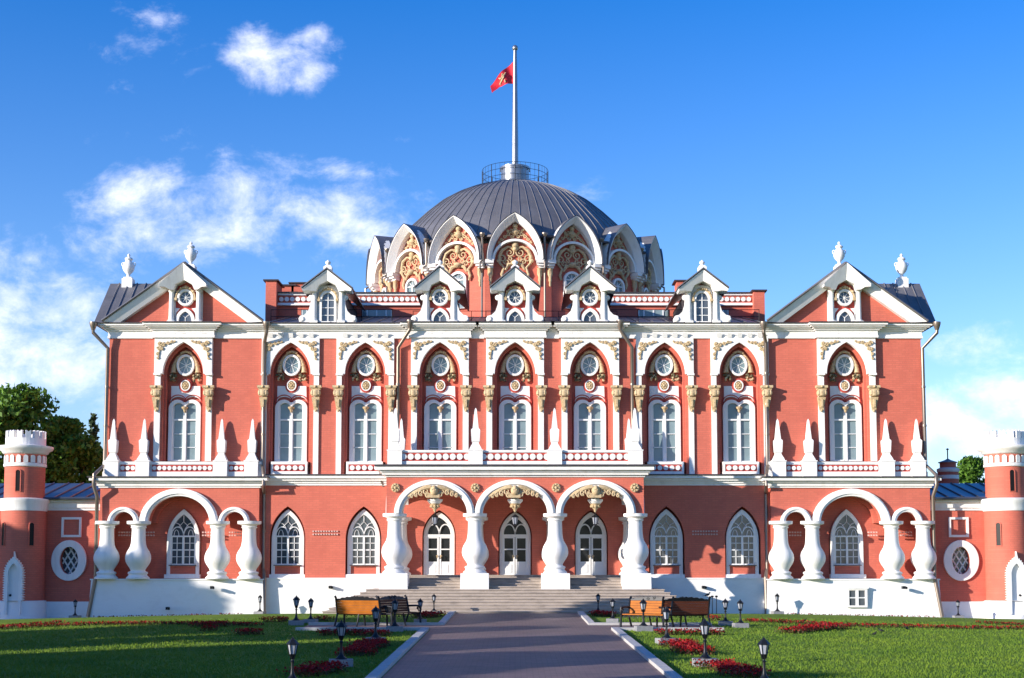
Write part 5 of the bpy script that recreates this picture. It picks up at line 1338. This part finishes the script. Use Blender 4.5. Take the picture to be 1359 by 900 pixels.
# ------------------------------------------------------------------ flower beds
FLR = leaf_mat('red_flower_petals', (.14, .004, .008), (.42, .010, .012)); FLG = leaf_mat('flower_leaves', (.05, .08, .015), (.14, .05, .03))
def bed(pts, wdt, lab, dens=420, hgt=.16, dark=False, seed=0):
    """pts: ground points (X,Y) of the centre line; wdt: half width"""
    rng = np.random.default_rng(seed); P = []
    X0, Y0 = pts[0]; E = empty('flower_bed', (X0, Y0, gz(X0, Y0))); tag(E, lab, 'flower bed', 'red flower beds')
    for (a, b) in zip(pts[:-1], pts[1:]):
        L_ = math.dist(a, b); n = int(dens*L_*wdt*2)
        t = rng.random(n); o = (rng.random(n)*2-1); 
        dx, dy = (b[0]-a[0])/L_, (b[1]-a[1])/L_; ww = wdt*(.75+.25*np.sin(t*9+seed))
        jj = rng.normal(size=(n, 2))*.05
        P.append(np.stack([a[0]+(b[0]-a[0])*t-dy*o*ww+jj[:, 0], a[1]+(b[1]-a[1])*t+dx*o*ww+jj[:, 1]], 1))
    P = np.concatenate(P); gzv = np.array([gz(x, y) for x, y in P])
    def quads(Q, s, name, m):
        n = len(Q); a_ = rng.normal(size=(n, 3)); a_ /= np.linalg.norm(a_, axis=1)[:, None]; b_ = np.cross(a_, rng.normal(size=(n, 3))); b_ /= np.linalg.norm(b_, axis=1)[:, None]
        s_ = s*(.6+.7*rng.random(n))[:, None]; V = np.stack([Q-a_*s_, Q-b_*s_*.7, Q+a_*s_, Q+b_*s_*.7], 1).reshape(-1, 3)
        me = bpy.data.meshes.new(name); me.vertices.add(4*n); me.vertices.foreach_set('co', V.ravel()); me.loops.add(4*n); me.loops.foreach_set('vertex_index', np.arange(4*n))
        me.polygons.add(n); me.polygons.foreach_set('loop_start', np.arange(n)*4); me.update(); me.materials.append(m)
        o = bpy.data.objects.new(name, me); col.objects.link(o); o.parent = E
    z = gzv-gz(X0, Y0)
    Q = np.stack([P[:, 0]-X0, P[:, 1]-Y0, z+hgt*(.5+.6*rng.random(len(P)))], 1)
    quads(Q, .028, 'flowers', FLR)
    k = rng.random(len(P)) < 1.1
    Q2 = Q[k].copy(); Q2[:, 2] = z[k]+hgt*.75*rng.random(k.sum()); quads(Q2, .035, 'leaves', FLG)
def gpts(l): return [ground_at(a, b) for a, b in l]
bed(gpts([(470, 872), (497, 856)]), .42, 'dark red flower bed beside the path between the two nearest left lamps', seed=1, dens=480)
bed(gpts([(405, 899), (440, 889)]), .45, 'dark red flower bed at the bottom edge left of the path', seed=2, dens=480)
bed(gpts([(424, 844), (455, 843), (515, 845)]), .34, 'red flower strip running behind the left lamps before the benches', seed=3)
bed(gpts([(346, 825.5), (381, 825.5)]), .32, 'short red flower bed left of the paired left lamps', seed=4)
bed(gpts([(420, 824), (438, 824.5)]), .3, 'tiny red flower bed right of the paired left lamps', seed=5)
bed(gpts([(560, 820.5), (577, 817.5)]), .42, 'bright red flower bed at the left lamp by the steps', seed=6, dens=480)
bed(gpts([(895, 857), (929, 870)]), .42, 'bright red flower bed beside the path between the two nearest right lamps', seed=7, dens=480)
bed(gpts([(945, 886), (1003, 902)]), .42, 'bright red flower bed at the bottom edge right of the path', seed=8, dens=480)
bed(gpts([(872, 843), (958, 843)]), .3, 'shaded red flower strip behind the right lamps before the benches', seed=9)
bed(gpts([(792, 816.7), (808, 819)]), .42, 'bright red flower bed at the right lamp by the steps', seed=10, dens=480)
bed(gpts([(944, 823.5), (955, 824)]), .32, 'small red flower bed left of the paired right lamps', seed=11)
bed(gpts([(992, 825), (1060, 828), (1130, 832), (1200, 833), (1290, 835), (1372, 836)]), .40, 'long red flower strip crossing the right lawn', seed=12, dens=170, hgt=.10)
bed(gpts([(1045, 841), (1085, 836.5), (1120, 835)]), .35, 'bright red flower clump in the middle of the right lawn', seed=13, dens=420)
bed([(10.6, -1.35), (16.4, -1.35)], .07, 'thin flower edging along the right plinth', seed=14, dens=220, hgt=.08)
bed(gpts([(1295, 827.5), (1372, 831)]), .25, 'flower edging by the right wing pavement', seed=15, dens=200, hgt=.08)
bed(gpts([(-12, 836), (60, 832), (130, 829.5), (220, 829), (345, 831)]), .40, 'long dark red flower strip crossing the left lawn', seed=16, dens=170, hgt=.10)
bed(gpts([(-12, 834), (40, 830), (82, 826.5)]), .2, 'flower edging by the left wing pavement', seed=17, dens=200, hgt=.08)
bed([(-16.4, -1.35), (-10.6, -1.35)], .07, 'thin flower edging along the left plinth', seed=18, dens=220, hgt=.08)
bed(gpts([(255, 832.5), (300, 832)]), .38, 'dark red flower clump in the middle of the left lawn', seed=19, dens=420)
bed(gpts([(315, 843), (345, 842)]), .42, 'round dark red flower clump nearest the left lawn edge', seed=20, dens=420)
bed(gpts([(268, 838), (290, 837.6)]), .3, 'small faded flower clump on the left lawn', seed=21, dens=320)
# ------------------------------------------------------------------ birds
def bird(loc, rz, lab, s=1.0):
    m = MB(); m.lathe(0, 0, [(.004, -.14), (.02, -.12), (.035, -.05), (.05, .02), (.042, .08), (.022, .12), (.005, .13)], 10, Matrix.Translation((0, 0, .11)) @ Matrix.Rotation(pi/2-.25, 4, 'Y'))
    m.ball(.13, 0, .185, .032, seg=10); m.tube([(.155, 0, .185), (.19, 0, .178)], [.01, .002], 6)
    m.add([(-.10, -.02, .10), (-.10, .02, .10), (-.24, .03, .06), (-.24, -.03, .06)], [(0, 1, 2, 3)])
    for q in (-.015, .015): m.tube([(.0, q, .08), (.01, q, 0)], .005, 4)
    o = m.build('bird', IRON, loc=loc, rot=(0, 0, rz), smooth=True); o.scale = (s, s, s); tag(o, lab, 'bird', 'small dark birds')
for i, (px, py, lab) in enumerate([(1066.5, 826.5, 'small dark bird on the right lawn nearest the inner pavilion corner'), (1089, 834, 'small dark bird at the red clump of the right lawn'), (1170, 840, 'small dark bird standing on grass under the right pavilion middle'),
                                   (1204, 837.5, 'small dark bird farthest right on the lawn'), (1160, 844.5, 'small dark bird closest to the viewer on the right lawn')]):
    X, Y = ground_at(px, py); bird((X, Y, gz(X, Y)), i*1.3, lab, .62)
X, Y = ground_at(908, 833.5); bird((X+.68, Y+.0, gz(X, Y)+.88), .6, 'small dark bird perched on the dark right bench', .75)
